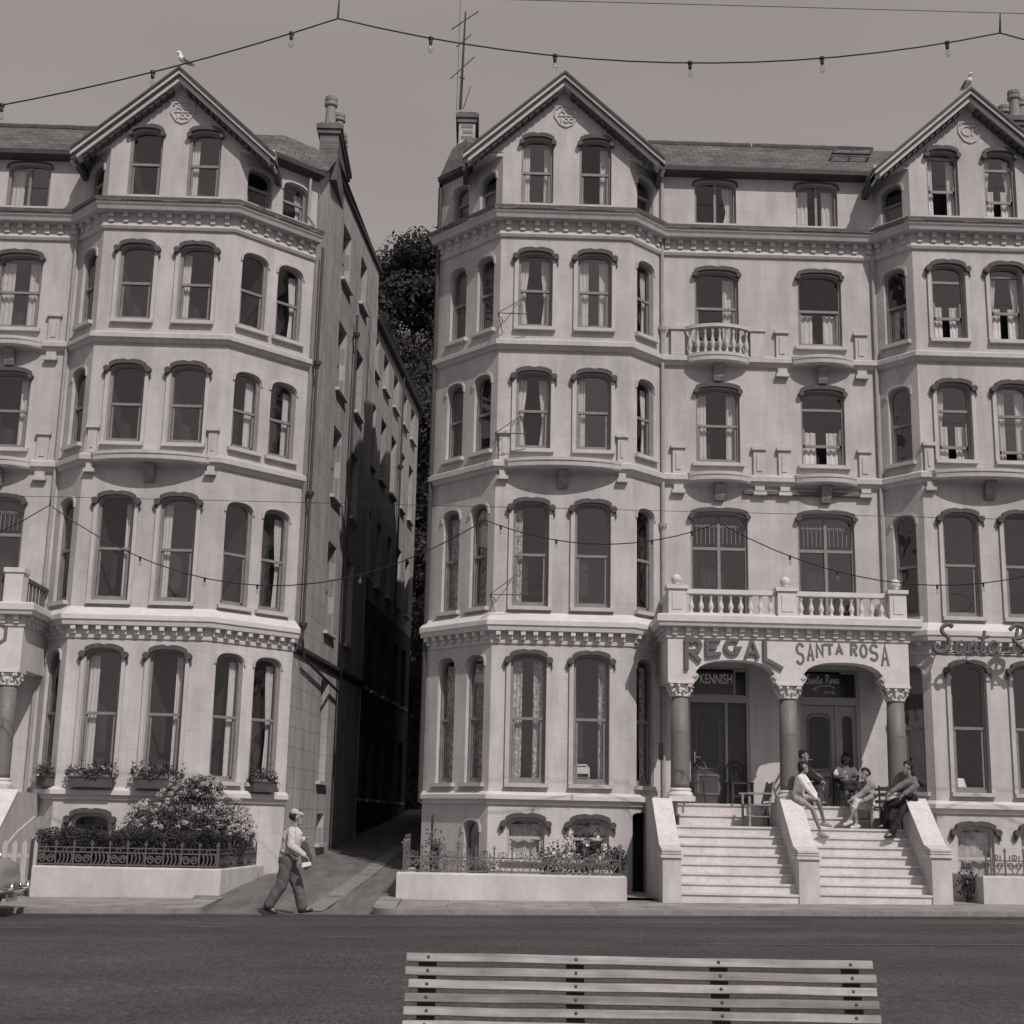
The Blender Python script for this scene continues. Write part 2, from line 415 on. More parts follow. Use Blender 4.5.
def window(par, P, uc, w, z0, z1, h, style='sash', cur='', hood='A', opened=0, sill=True, rev=.20, pale=False, curm='curt', surround=False):
    H = z1 - z0; yd = rev - .12; kf = (round(w, 2), round(H, 2), round(h, 2), style, opened)
    O = outline(w, H, h)
    def frame(b):
        ring(b, O, w, H, .055, yd, yd + .09)
        if style == 'sash':
            mz = H * .5 + (opened * .5 * H if opened else 0)
            b.box(-w / 2 + .05, w / 2 - .05, yd + .01, yd + .07, mz - .03, mz + .03)
            for sx in (-1, 1): b.box(sx * (w / 2 - .085) - .02, sx * (w / 2 - .085) + .02, yd + .035, yd + .075, .05 + (opened * H * .45), H * .5)
            zl = .05 + opened * H * .45
            b.box(-w / 2 + .05, w / 2 - .05, yd + .035, yd + .075, zl, zl + .065)
        elif style == 'case':
            b.box(-.03, .03, yd, yd + .07, .05, H - .06)
        elif style == 'fan':
            b.box(-w / 2 + .05, w / 2 - .05, yd, yd + .08, H * .66, H * .66 + .07)
            b.box(-.035, .035, yd, yd + .07, .05, H - .06)
            for k in range(5):
                for sx in (-1, 1):
                    x = sx * (.1 + k * (w / 2 - .16) / 5); b.box(x - .007, x + .007, yd + .03, yd + .045, H * .72, H * .9)
                    b.tube([(x + .05 * cos(t * pi / 4), yd + .03, H * .87 + .05 * sin(t * pi / 4)) for t in range(5)], .012, 4)
    loc = Vector(P.p(uc, z0)) - wloc(par)
    o = meshobj('window', local_mesh(('window',) + kf + (pale,), frame, 'sashl' if pale else 'sash'), par, loc, P.ang)
    def pane(b):
        I = [(x * (w / 2 - .04) / (w / 2), .04 + z * (H - .08) / H) for x, z in O]; mz = H * .5 if style != 'fan' else H * .68
        up = [(I[1][0], mz)] + I[1:-1] + [(I[-1][0], mz)]
        lo = [I[0], (I[0][0], mz - .01), (I[-1][0], mz - .01), I[-1]]
        if opened: lo = [(I[0][0], .05 + opened * H * .45), (I[0][0], mz), (I[-1][0], mz), (I[-1][0], .05 + opened * H * .45)]
        for q, y in ((up, yd + .04), (lo, yd + .055)):
            b.add([(x, y, z) for x, z in q[::-1]], [tuple(range(len(q)))])
    meshobj('pane', local_mesh(('pane',) + kf, pane, 'glass'), o)
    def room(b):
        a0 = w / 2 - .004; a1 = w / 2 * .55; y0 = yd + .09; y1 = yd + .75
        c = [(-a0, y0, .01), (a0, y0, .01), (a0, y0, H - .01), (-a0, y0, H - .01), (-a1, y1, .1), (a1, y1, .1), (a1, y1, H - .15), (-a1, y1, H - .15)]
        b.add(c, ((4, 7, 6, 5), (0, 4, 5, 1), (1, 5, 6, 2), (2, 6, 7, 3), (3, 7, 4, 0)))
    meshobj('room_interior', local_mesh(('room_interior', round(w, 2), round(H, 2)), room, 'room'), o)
    if cur:
        sd = R.randrange(4)
        def curtain(b):
            rr = random.Random(sd * 77 + len(cur)); y = yd + .16
            def sheet(xa, xb, za, zb, tie=0):
                n = 14; k = 8; vs = []
                for j in range(k + 1):
                    t = j / k; z = zb + (za - zb) * t
                    pinch = 1 - tie * max(0, 1 - abs(t - .6) / .45)
                    for i in range(n + 1):
                        s_ = i / n; x = xa + (xb - xa) * s_ * pinch
                        vs.append((x, y + .018 * sin(s_ * 19 + sd + t * 1.5) + .006 * sin(s_ * 47), z))
                b.add(vs, [(j * (n + 1) + i, (j + 1) * (n + 1) + i, (j + 1) * (n + 1) + i + 1, j * (n + 1) + i + 1) for j in range(k) for i in range(n)])
            wd = w * rr.uniform(.24, .32); a = w / 2 - .02
            tie = rr.choice([0, 0, .35])
            top = H - h * .55 - .02
            if 'L' in cur: sheet(-a, -a + wd, .05, top, tie)
            if 'R' in cur: sheet(a, a - wd, .05, top, tie)
            if 'N' in cur: sheet(-a, a, .05, top)
            if 'H' in cur:
                sheet(-a, -a + w * .36, .05, H * .47); sheet(a, a - w * .36, .05, H * .47)
            if 'P' in cur: sheet(-a, a, H - .32, top)
        meshobj('curtain', local_mesh(('curtain', round(w, 2), round(H, 2), cur, sd, curm), curtain, 'net' if cur == 'N' and curm == 'curt' else curm, True), o)
    if hood in ('A', 'D'):
        def hd(b):
            a = w / 2
            pts = [(x * (1 + .012 / a), H - arch(x, a, h) * .93 + .012) for x in aus(a)]
            pt2 = [(x * (1 + (.03 if hood == 'A' else .012) / a), H - arch(x, a, h) * .7 + .085 + .03 * abs(sin((x / a) * pi * 2.5))) for x in aus(a)]
            for i in range(NA):
                b.prism([pts[i], pts[i + 1], pt2[i + 1], pt2[i]], fxz, -.11, -.003)
            for sx in (-1, 1):
                cx = sx * (a + (.075 if hood == 'A' else .0)); cz = H - h * .7 + (.015 if hood == 'A' else .03); rd = .072 if hood == 'A' else .06
                b.prism([(cx + rd * cos(t * pi / 6), cz + rd * sin(t * pi / 6)) for t in range(12)], fxz, -.13, -.002)
                if hood == 'D': continue
                b.prism([(cx - .03 + sx * .025, cz - .06), (cx + .03 + sx * .025, cz - .06), (cx + sx * .045 + .02, cz - .17), (cx + sx * .045 - .02, cz - .17)], fxz, -.07, -.0025)
        meshobj('hood_mould', local_mesh(('hood_mould', hood, round(w, 2), round(H, 2), round(h, 2)), hd, 'hood'), o)
    elif hood in ('B', 'C'):
        def hd(b):
            a = w / 2; t = .04
            pts = [(-a - .012, H - h - .0)] + [(x * (1 + .012 / a), H - arch(x, a, h) + .012) for x in aus(a)] + [(a + .012, H - h - .0)]
            pt2 = [(-a - .012 - t, H - h - .0)] + [(x * (1 + (.012 + t) / a), H - arch(x, a, h) * .95 + .012 + t) for x in aus(a)] + [(a + .012 + t, H - h - .0)]
            for i in range(len(pts) - 1): b.prism([pts[i], pts[i + 1], pt2[i + 1], pt2[i]], fxz, -.035, -.003)
        meshobj('hood_mould', local_mesh(('hood_mould', hood, round(w, 2), round(H, 2), round(h, 2)), hd, 'trim2' if hood == 'B' else 'hood'), o)
    if surround:
        def sr(b):
            for sx in (-1, 1):
                xa = sx * (w / 2 + .012); xb = sx * (w / 2 + .095)
                b.box(min(xa, xb), max(xa, xb), -.055, -.003, .0, H - h + .02)
        meshobj('architrave', local_mesh(('architrave', round(w, 2), round(H, 2)), sr, 'trim2'), o)
    if sill:
        def sl(b):
            b.box(-w / 2 - .09, w / 2 + .09, -.11, rev - .12, -.085, -.004)
        meshobj('sill', local_mesh(('sill', round(w, 2), rev), sl, 'trim2'), o)
    return o

# ================================================================ BUILDINGS
FLO = dict(b=(.88, 1.70), g=(2.42, 5.15), f=(6.2, 8.52), s=(9.75, 11.55), t=(12.62, 14.43), a=(15.62, 17.30))
YF, YR = 30.2, 31.0
ROOFZ = 16.92

def bow_slab(root, P, uc, half, depth, z0, z1, m='trim2', base=.0):
    b = MB(); n = 16
    def outl(s, k=1.0): return [P.p(uc + s * half * (-1 + 2 * i / n), 0, base + k * depth * (1 - (-1 + 2 * i / n) ** 2) ** .8 if 0 < i < n else 0.0) for i in range(n + 1)]
    lv = [(z1, 1, 1.0), (z1 - .07, 1, 1.0), (z1 - .09, .99, .94), (z0 + .04, .985, .92), (z0, .96, .8)]
    vs = []
    for z, s_, k in lv: vs += [(x, y, z) for x, y, _ in outl(s_, k)]
    m_ = n + 1
    fs = [(r * m_ + i, r * m_ + i + 1, (r + 1) * m_ + i + 1, (r + 1) * m_ + i) for r in range(len(lv) - 1) for i in range(n)] + [tuple(range(m_ - 1, -1, -1)), tuple((len(lv) - 1) * m_ + i for i in range(m_))]
    b.add(vs, fs)
    o = b.build('balcony_slab', m, root)
    c = MB(); q = lambda u, z, w: P.p(uc + u, z, w)
    prof = [(.02, z0 - .40), (.10, z0 - .38), (.15, z0 - .28), (.17, z0 - .16), (depth * .6 + .05, z0 - .07), (depth * .6 + .05, z0 - .003), (.02, z0 - .003)]
    c.prism(prof, lambda w, z, u: P.p(uc + u, z, w), -.11, .11)
    c.build('bracket', 'brk', o)
    return o
def pedestal(root, P, uc, z0, z1, w=.3):
    b = MB()
    for (u0, u1, za, zb, wa, wb) in ((-w / 2, w / 2, z0, z1, -.01, .07), (-w / 2 - .04, w / 2 + .04, z1, z1 + .08, -.01, .12), (-w / 2 + .07, w / 2 - .07, z0 + .12, z1 - .1, .05, .09), (-w / 2 + .02, w / 2 - .02, z0 - .36, z0 - .24, -.01, .1), (-w/2 - .02, w/2 + .02, z0 - .44, z0 - .365, -.01, .13)):
        b.prism([(uc + u0, za), (uc + u1, za), (uc + u1, zb), (uc + u0, zb)], lambda u, z, d: P.p(u, z, d), wa, wb)
    b.build('pedestal', 'trim2', root)
def baluster_prof(h):
    return [(.05, 0), (.05, .04 * h), (.028, .1 * h), (.04, .2 * h), (.062, .34 * h), (.05, .46 * h), (.026, .62 * h), (.024, .8 * h), (.045, .86 * h), (.028, .9 * h), (.05, .95 * h), (.05, h)]

CORN1 = [(-.02, 5.38), (.03, 5.38), (.04, 5.44), (.03, 5.47), (.03, 5.63), (.2, 5.645), (.22, 5.73), (.25, 5.76), (.25, 5.86), (.21, 5.90), (.02, 6.06), (-.02, 6.06)]
CORN4 = [(-.02, 14.78), (.05, 14.8), (.08, 14.86), (.05, 14.92), (.05, 15.17), (.26, 15.19), (.29, 15.26), (.33, 15.31), (.33, 15.36), (.28, 15.40), (.02, 15.5), (-.02, 15.5)]
GUT4 = [(.28, 15.41), (.37, 15.365), (.38, 15.45), (.30, 15.47)]
STR2 = [(-.02, 9.18), (.06, 9.21), (.1, 9.28), (.15, 9.31), (.15, 9.42), (.12, 9.44), (.0, 9.5), (-.02, 9.5)]
STR3 = [(-.02, 12.04), (.06, 12.07), (.1, 12.13), (.15, 12.16), (.15, 12.26), (.12, 12.28), (.0, 12.34), (-.02, 12.34)]
LED0 = [(-.02, 1.95), (.05, 1.98), (.08, 2.05), (.13, 2.08), (.13, 2.17), (.10, 2.19), (.02, 2.24), (-.02, 2.24)]
def up(prof, dz): return [(w, z + dz) for w, z in prof]

def facade(root, dz, path, kinds, cfg, ledge_low, ledge_f1):
    """path: plan corners left to right; kinds per segment; cfg[(segment, floor)] -> list of curtain codes"""
    wall = MB(); wins = []
    for i, (a, b) in enumerate(zip(path, path[1:])):
        P = Panel(a, b); kd = kinds[i]; ops = []
        def W(u, w, fl, h, **k):
            z0, z1 = FLO[fl] if isinstance(fl, str) else fl
            ops.append((u, w, z0 + dz, z1 + dz, h)); wins.append((P, u, w, z0 + dz, z1 + dz, h, k))
        def c(fl, j=0): return cfg.get((i, fl), ['', '', ''])[j]
        if kd == 'F':
            xc = P.L / 2
            for j, u in enumerate((xc - .68, xc + .68)):
                W(u, .80, cfg.get('bz', 'b'), .2, cur=c('b', j), style='sash', pale=True, curm='curtw')
                W(u, .76, 'g', .2, cur=c('g', j), surround=True, **cfg.get('gx', {}))
                W(u, .78, 'f', .2, cur=c('f', j), surround=True, **cfg.get('fx', {}))
                W(u, .77, 's', .2, cur=c('s', j), surround=True, opened=cfg.get('open_s', (0, 0))[j])
                W(u, .77, 't', .2, cur=c('t', j), surround=True, opened=cfg.get('open_t', (0, 0))[j])
                W(u, .75, 'a', .24, hood='D', cur=c('a', j), opened=cfg.get('open_a', (0, 0))[j])
            sl = .908; top = lambda u: 18.62 + dz - abs(u - xc) * sl
            wall_panel(wall, P, 0.05, top, ops)
            for sx in (-1, 1):
                xe = xc + sx * P.L / 2; xo = xc + sx * (P.L / 2 + .72)
                wall.prism([(xe, ROOFZ + dz), (xo, ROOFZ + dz - .0), (xe, top(xe))], lambda u, z, d: P.p(u, z, d), -.002, -.8)
        elif kd in 'sS':
            us = (P.L * .5,) if kd == 's' else [P.L * q for q in cfg.get('Su', (.27, .71))]
            if kd == 's' and cfg.get('door_s'): ops.append((P.L * .5, .86, .10, 1.86, .08))
            for j, u in enumerate(us):
                w = .60 if kd == 's' else cfg.get('Sw', .70)
                for fl in 'gfst': W(u, w, fl, .24, cur=c(fl, j), hood='B', curm=cfg.get('cm' + fl, 'curt'))
                W(u, w, (15.62, 16.55), .22, cur=c('a', j), hood='B')
            if kd == 'S': W(us[1 if cfg.get('bs') else 0], .5, (.4, 1.62), .24, hood='B', cur='')
            wall_panel(wall, P, .05, ROOFZ + dz, ops)
        elif kd in 'R':
            us = cfg['rec']
            for j, u in enumerate(us):
                W(u, 1.3, (6.06, 8.58), .2, cur=c('f', j), style='fan', sill=False, hood='D')
                W(u, 1.02, 's', .2, hood='D', cur=c('s', j), opened=cfg.get('ropen', {}).get('s', 0))
                W(u, 1.04, 't', .2, hood='D', cur=c('t', j), opened=0)
                W(u, 1.0, (15.62, 16.75), .16, cur=c('a', j), style='case', hood='C')
            dr = cfg.get('doors', [])
            for (ua, ub, za, zb) in dr: ops.append(((ua + ub) / 2, ub - ua, za, zb, .01))
            wall_panel(wall, P, .05, ROOFZ + dz, ops)
    wall.build('wall', 'stucco', root)
    for P, u, w, z0, z1, h, k in wins: window(root, P, u, w, z0, z1, h, **k)
    c = MB()
    sweep(c, ledge_f1, up(CORN1, dz)); c.build('storey_cornice', 'trim', root)
    c = MB(); dentils(c, ledge_f1, .02, .18, 5.46 + dz, 5.638 + dz, .10, .265, True); c.build('dentil_moulding', 'trim', root)
    c = MB(); sweep(c, ledge_low, up(LED0, dz)); c.build('sill_ledge', 'trim', root)
    for pr, nm in ((STR2, 'string_course'), (STR3, 'string_course')):
        c = MB(); sweep(c, path, up(pr, dz)); c.build(nm, 'trim2', root)
    c = MB(); sweep(c, path, up(CORN4, dz)); c.build('roof_cornice', 'trim2', root)
    c = MB(); sweep(c, path, up(GUT4, dz)); c.build('gutter', 'lead', root)
    c = MB(); dentils(c, path, .04, .155, 14.95 + dz, 15.175 + dz, .11, .30, True); c.build('dentil_moulding', 'trim2', root)

def gable(root, dz, xa, xb, crest, off=0, low=0):
    xc = (xa + xb) / 2 + off; h = 2.29; za = 18.83 + dz + low; sl = .908; y0 = 29.86
    for sx in (-1, 1):
        bands = [('bargeboard', 'trim2', -.27, -.15, y0 + .03, 30.21), ('bargeboard_moulding', 'lead', -.15, -.12, y0 - .03, 30.215), ('bargeboard', 'trim2', -.12, -.02, y0 - .06, 30.22), ('verge_slates', 'dkpaint', -.02, .045, y0 - .1, 30.23)]
        for nm, m, t0, t1, ya, yb in bands:
            b = MB(); xo = xc + sx * (h + .05); zo = za - (h + .05) * sl
            b.prism([(xc, za + t0), (xo, zo + t0), (xo, zo + t1), (xc, za + t1)], xz(0), ya, yb); b.build(nm, m, root)
        b = MB(); n = 14
        for i in range(n):
            x = xc + sx * (.2 + i * (h - .3) / n); z = za - abs(x - xc) * sl - .27
            b.prism([(x - .05, z + .05 * sl * sx - .085), (x + .05, z - .05 * sl * sx - .085), (x + .05, z - .05 * sl * sx + .003), (x - .05, z + .05 * sl * sx + .003)], xz(0), y0 + .1, 30.205)
        b.build('dentil_moulding', 'hood', root)
        b = MB(); xo = xc + sx * (h + .05); zo = za - (h + .05) * sl
        b.prism([(xc, za + .0), (xo, zo), (xo, zo - .06), (xc, za - .06)], xz(0), 30.22, 33.6); b.build('gable_roof', 'slate', root)
        b = MB(); b.box(min(xo, xo - sx * .12), max(xo, xo - sx * .12), y0, 31.0, zo - .22, zo - .06); b.build('gutter', 'dkpaint', root)
    for sx in (-1, 1):
        xi, xo = (xa + xb) / 2 + sx * ((xb - xa) / 2 + .003), xc + sx * (h - .03)
        b = MB(); b.box(min(xi, xo), max(xi, xo), 30.205, 31.02, ROOFZ + dz - .10, ROOFZ + dz - .02); b.build('soffit', 'trim2', root)
    # crest: shield with a ribbon either side and raised initials
    crest = [[(x * 1.2, z * 1.2) for x, z in st] for st in crest]; b = MB(); cx, cz = xc + .06, 17.95 + dz + low; f = xz(30.2)
    sh = [(-.26, .2), (0, .23), (.26, .2), (.27, -.04), (.14, -.25), (0, -.31), (-.14, -.25), (-.27, -.04)]
    k = len(sh)
    for i in range(k):
        p, q = Vector(sh[i]), Vector(sh[(i + 1) % k])
        b.ribbon([(cx + p.x, cz + p.y), (cx + q.x, cz + q.y)], .035, f, -.03, -.001)
    for sx in (-1, 1): b.ribbon([(cx + sx * .2, cz + .14), (cx + sx * .25, cz + .2), (cx + sx * .3, cz + .21), (cx + sx * .34, cz + .28)], .035, f, -.028, -.001)
    for st in crest: b.ribbon([(cx + x, cz + z) for x, z in st], .028, f, -.026, -.001)
    b.build('crest', 'trim2', root)

def arc(cx, cz, r, a0, a1, n=8, rz=None):
    rz = rz or r
    return [(cx + r * cos(radians(a0 + (a1 - a0) * i / n)), cz + rz * sin(radians(a0 + (a1 - a0) * i / n))) for i in range(n + 1)]
AC = [[(-.13, .03), (-.08, .15), (-.03, .03)], [(-.11, .07), (-.05, .07)], arc(.08, .09, .055, 50, 310), [(-.16, -.02), (.16, -.02)], [(-.1, -.06), (-.1, -.16)], arc(0, -.11, .045, 0, 360), arc(.1, -.11, .045, 0, 360)]
CF = [arc(-.05, 0, .1, 60, 300), [(.05, -.1), (.05, .1), (.13, .1)], [(.05, .01), (.11, .01)]]

def chimney(root, x0, x1, y0, y1, zb, zt, pots, m, name='chimney'):
    b = MB(); b.box(x0, x1, y0, y1, zb, zt - .3); o = b.build(name, m, root)
    b = MB(); b.box(x0 - .05, x1 + .05, y0 - .05, y1 + .05, zt - .3, zt - .18); b.box(x0 - .09, x1 + .09, y0 - .09, y1 + .09, zt - .18, zt - .06); b.box(x0 - .03, x1 + .03, y0 - .03, y1 + .03, zt - .06, zt); b.build('chimney_cap', m, o)
    for px, py, h in pots:
        b = MB(); b.lathe((px, py, zt - .01), [(.17, 0), (.17, .08), (.14, .14), (.125, h * .7), (.17, h * .74), (.175, h * .82), (.14, h * .86), (.16, h * .9), (.165, h), (.1, h)], 12); b.build('chimney_pot', 'pot', o, smooth=False)
    return o

def downpipe(root, pts, r=.038, hoppers=(), m='iron'):
    b = MB(); b.tube(pts, r, 8)
    o = b.build('downpipe', m, root)
    for h in hoppers:
        b = MB(); b.lathe(h, [(.045, -.1), (.06, -.05), (.09, 0), (.1, .08), (.08, .08)], 8); b.build('pipe_collar', m, o)

# ---------------------------------------------------------------- Regal hotel (middle)
pM = [(-1.17, 31.85), (.28, 30.2), (3.25, 30.2), (4.07, 31.0), (6.55, 31.0)]
regal = thing('hotel_building', (2.7, 34, .2), 'tall pale stucco hotel with gabled bay between the dark alley and the porch', 'hotel', 'gabled terrace hotels')
cfgM = {(0, 'g'): ['N', 'N'], (0, 'f'): ['N', 'N'], (0, 's'): ['N', 'R'], (0, 't'): ['N', 'N'], (0, 'a'): ['N', 'N'],
        (1, 'g'): ['LR', 'R'], (1, 'f'): ['L', ''], (1, 's'): ['LR', 'L'], (1, 't'): ['LR', 'LR'], (1, 'a'): ['LR', 'R'], (1, 'b'): ['N', 'P'],
        (2, 'g'): ['R', ''], (2, 'f'): ['L', ''], (2, 's'): ['LR', ''], (2, 't'): ['LR', ''], (2, 'a'): ['N', ''],
        (3, 's'): ['LR'], (3, 't'): ['R'], (3, 'a'): ['R'], (3, 'f'): [''], 'rec': [1.32], 'gx': {'curm': 'patt'}, 'fx': {'curm': 'patt'}, 'cmg': 'patt', 'cmf': 'patt', 'door_s': True, 'bs': True, 'Sw': .57, 'Su': (.33, .77),
        'doors': [(.57, 1.95, 2.06, 5.06)]}
facade(regal, 0, pM, 'SFsR', cfgM, [pM[0], pM[1], pM[2], (3.75, 30.672)], [pM[0], pM[1], pM[2], (4.0, 30.928)])
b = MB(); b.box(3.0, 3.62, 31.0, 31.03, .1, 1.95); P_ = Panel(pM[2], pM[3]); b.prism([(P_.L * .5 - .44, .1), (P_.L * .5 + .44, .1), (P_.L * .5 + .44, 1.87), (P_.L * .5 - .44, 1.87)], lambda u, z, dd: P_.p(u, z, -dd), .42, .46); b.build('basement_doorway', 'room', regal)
b = MB(); b.prism([(P_.L * .5 + px, .12 + pz) for px, pz in outline(.5, 1.55, .22)], lambda u, z, dd: P_.p(u, z, -dd), .36, .41); b.build('basement_door', 'dooro', regal)
gable(regal, 0, .28, 3.25, AC, -.08, -.03)
# ---------------------------------------------------------------- Santa Rosa hotel (right)
pR = [(6.55, 31.0), (9.18, 31.0), (9.83, 30.2), (12.78, 30.2), (14.3, 31.85)]
rosa = thing('hotel_building', (10.4, 34, .2), 'pale gabled stucco hotel at the right edge, tall windows under the script sign', 'hotel', 'gabled terrace hotels')
cfgR = {(0, 's'): ['H'], (0, 't'): ['H'], (0, 'a'): ['LR'], (0, 'f'): [''], 'rec': [1.28], (1, 'g'): ['N'], (1, 'f'): [''], (1, 's'): [''], (1, 't'): ['H'], (1, 'a'): ['N'],
        'bz': (.38, 1.72), (2, 'b'): ['N', 'N'], (2, 'g'): ['', ''], (2, 'f'): ['', ''], (2, 's'): ['LH', 'LR'], (2, 't'): ['H', 'LRH'], (2, 'a'): ['LR', 'LRH'], 'open_a': (.8, .5), 'open_t': (.55, .75), 'open_s': (.3, .2), 'ropen': {'s': .5},
        (3, 'g'): ['L', 'L'], (3, 's'): ['R', 'R'], 'doors': [(.58, 1.92, 2.06, 5.06)]}
facade(rosa, .0, pR, 'RsFS', cfgR, [(9.3, 30.852), pR[2], pR[3], pR[4]], [(9.24, 30.926), pR[2], pR[3], pR[4]])
gable(rosa, .0, 9.83, 12.78, CF, -.04, -.11)
# ---------------------------------------------------------------- left hotel
pL = [(-15.2, 31.0), (-9.58, 31.0), (-8.83, 30.2), (-5.85, 30.2), (-4.2, 31.75)]
left = thing('hotel_building', (-9, 34, .2), 'pale gabled stucco hotel with flower boxes under its tall ground floor windows', 'hotel', 'gabled terrace hotels')
cfgL = {(0, 'f'): ['', ''], (0, 's'): ['R', 'R'], (0, 't'): ['', 'LR'], (0, 'a'): ['', 'L'], 'rec': [1.9, 4.27],
        (1, 'g'): [''], (1, 's'): [''], (2, 'g'): ['L', 'R'], (2, 'f'): ['R', 'L'], (2, 's'): ['', ''], (2, 't'): ['', 'L'], (2, 'a'): ['', 'L'],
        (3, 'g'): ['R', 'R'], (3, 'f'): ['', 'R'], (3, 's'): ['R', 'R'], (3, 't'): ['', 'R'], (3, 'a'): ['', 'LR'], 'doors': [(.7, 2.4, 2.0, 5.0), (3.4, 5.1, 2.0, 5.0)]}
facade(left, -.09, pL, 'RsFS', cfgL, [(-9.3, 30.70), pL[2], pL[3], pL[4]], [(-9.55, 30.968), pL[2], pL[3], pL[4]])
gable(left, -.09, -8.83, -5.85, AC, .03, -.15)

# ---- bowed balconies, pedestals
def bows(root, P, items, dz):
    for u, half, dep, z, base in items: bow_slab(root, P, u, half, dep, z - .2 + dz, z + .02 + dz, base=base)
PM1, PM3 = Panel(pM[1], pM[2]), Panel(pM[3], pM[4])
bows(regal, PM1, [(1.485, 1.42, .42, 9.44, .1)], 0)
for u in (.16, 2.81): pedestal(regal, PM1, u, 9.46, 10.05, .2)
PR0, PR2 = Panel(pR[0], pR[1]), Panel(pR[2], pR[3])
bows(rosa, PR2, [(1.475, 1.42, .42, 9.44, .1)], 0)
pedestal(rosa, PR2, .16, 9.46, 10.05, .2)
PL2, PL0 = Panel(pL[2], pL[3]), Panel(pL[0], pL[1])
bows(left, PL2, [(1.49, 1.42, .42, 9.44, .1)], -.09)
for u in (.16, 2.82): pedestal(left, PL2, u, 9.38, 9.95, .2)
for root, P, us, dz in ((regal, PM3, [1.32], 0), (rosa, PR0, [1.28], 0), (left, PL0, [1.9, 4.27], -.09)):
    for u in us:
        bows(root, P, [(u, .8, .36, 9.44, .08), (u, .8, .36, 12.28, .08)], dz)
        for z in (9.44, 12.28):
            if root is regal and z > 12: continue
            for s_ in (-1, 1): pedestal(root, P, u + s_ * .93, z + dz, z + .62 + dz, .26)
# balustraded balcony on the third floor of the middle hotel
u = 1.32; n = 9
for s_ in (-1, 1):
    b = MB(); b.prism([(u + s_ * .93 - .16, 12.3), (u + s_ * .93 + .16, 12.3), (u + s_ * .93 + .16, 12.92), (u + s_ * .93 - .16, 12.92)], lambda a, z, d: PM3.p(a, z, d), -.01, .1); b.prism([(u + s_ * .93 - .2, 12.92), (u + s_ * .93 + .2, 12.92), (u + s_ * .93 + .2, 12.98), (u + s_ * .93 - .2, 12.98)], lambda a, z, d: PM3.p(a, z, d), -.01, .14); b.build('balcony_pier', 'trim2', regal)
rail = []
for i in range(21):
    t = -1 + 2 * i / 20; rail.append(PM3.p(u + t * .76, 12.93, .07 + .33 * (1 - t * t) ** .8))
b = MB(); sweep(b, [(p[0], p[1]) for p in rail], [(-.05, 12.9), (.06, 12.9), (.06, 12.98), (-.05, 12.98)]); b.build('balcony_rail', 'trim2', regal)
bal = MB().lathe((0, 0, 0), baluster_prof(.6), 8)
for i in range(n):
    t = -1 + 2 * (i + .5) / n; x, y, _ = PM3.p(u + t * .74, 0, .07 + .31 * (1 - t * t) ** .8)
    if i == 0: bme = bal.build('baluster', 'trim2', regal, local=True, smooth=True); bme.location = Vector((x, y, 12.3)) - wloc(regal)
    else: meshobj('baluster', bme.data, regal, Vector((x, y, 12.3)) - wloc(regal))

# ---- roofs
def roof(root, quads, name='roof'):
    b = MB()
    for q in quads: b.quad(*q)
    return b.build(name, 'slate', root)
rz = 18.4
def slope(x0, x1, z0=16.95, dz=0): return [(x0, 30.72, z0 + dz), (x1, 30.72, z0 + dz), (x1, 32.4, rz + dz), (x0, 32.4, rz + dz)]
def eave(root, pts, dz=0):
    b = MB(); sweep(b, pts, [(.0, ROOFZ + dz - .10), (.22, ROOFZ + dz - .06), (.30, ROOFZ + dz - .05), (.31, ROOFZ + dz + .06), (.0, ROOFZ + dz + .05)]); b.build('gutter', 'dkpaint', root)
r1 = roof(regal, [slope(-.62, 6.55), [(-1.27, 31.75, 16.95), (-.6, 30.9, 16.95), (-.6, 32.4, rz), (-1.0, 33, rz)], [(-1.0, 33, rz), (-.6, 32.4, rz), (6.55, 32.4, rz), (6.55, 40, rz)], [(-1.0, 33, rz), (6.55, 40, rz), (-1.0, 40, rz), (-1.0, 39, rz)],
                  [(-1.27, 40, 16.95), (-1.27, 31.75, 16.95), (-1.0, 33, rz), (-1.0, 40, rz)]])
r2 = roof(rosa, [slope(6.55, 14.2), [(6.55, 32.4, rz), (14.2, 32.4, rz), (14.2, 40, rz), (6.55, 40, rz)], [(14.2, 31.6, 16.95), (14.45, 31.9, 16.95), (14.3, 33, rz), (14.2, 32.4, rz)], [(14.45, 31.9, 16.95), (14.45, 40, 16.95), (14.2, 40, rz), (14.3, 33, rz)]])
r3 = roof(left, [slope(-15.2, -5.2, dz=-.09), [(-5.2, 30.72, 16.86), (-3.98, 31.66, 17.02), (-3.9, 33.1, rz - .3), (-5.2, 32.4, rz - .09)], [(-15.2, 32.4, rz - .09), (-5.2, 32.4, rz - .09), (-3.9, 33.1, rz - .3), (-3.35, 39.6, rz - .3)], [(-15.2, 32.4, rz - .09), (-3.35, 39.6, rz - .3), (-3.35, 40, rz - .3), (-15.2, 40, rz - .09)]])
eave(regal, [(3.9, 31), (6.55, 31)]); eave(rosa, [(6.55, 31), (9.3, 31)], 0); eave(left, [(-15.2, 31), (-9.5, 31)], -.09)
eave(left, [(-5.3, 30.72), (-4.2, 31.75)], -.06); b = MB(); sweep(b, [(-1.17, 31.85), (-.45, 31.04)], [(.0, ROOFZ - .10), (.12, ROOFZ - .06), (.16, ROOFZ - .05), (.17, ROOFZ + .06), (.0, ROOFZ + .05)]); b.build('gutter', 'dkpaint', regal)
b = MB(); b.tube([(3.95 + i * .37, 32.4, rz + .02 + .012 * (i % 2)) for i in range(8)], .07, 6); b.build('ridge_tile', 'lead', r1)
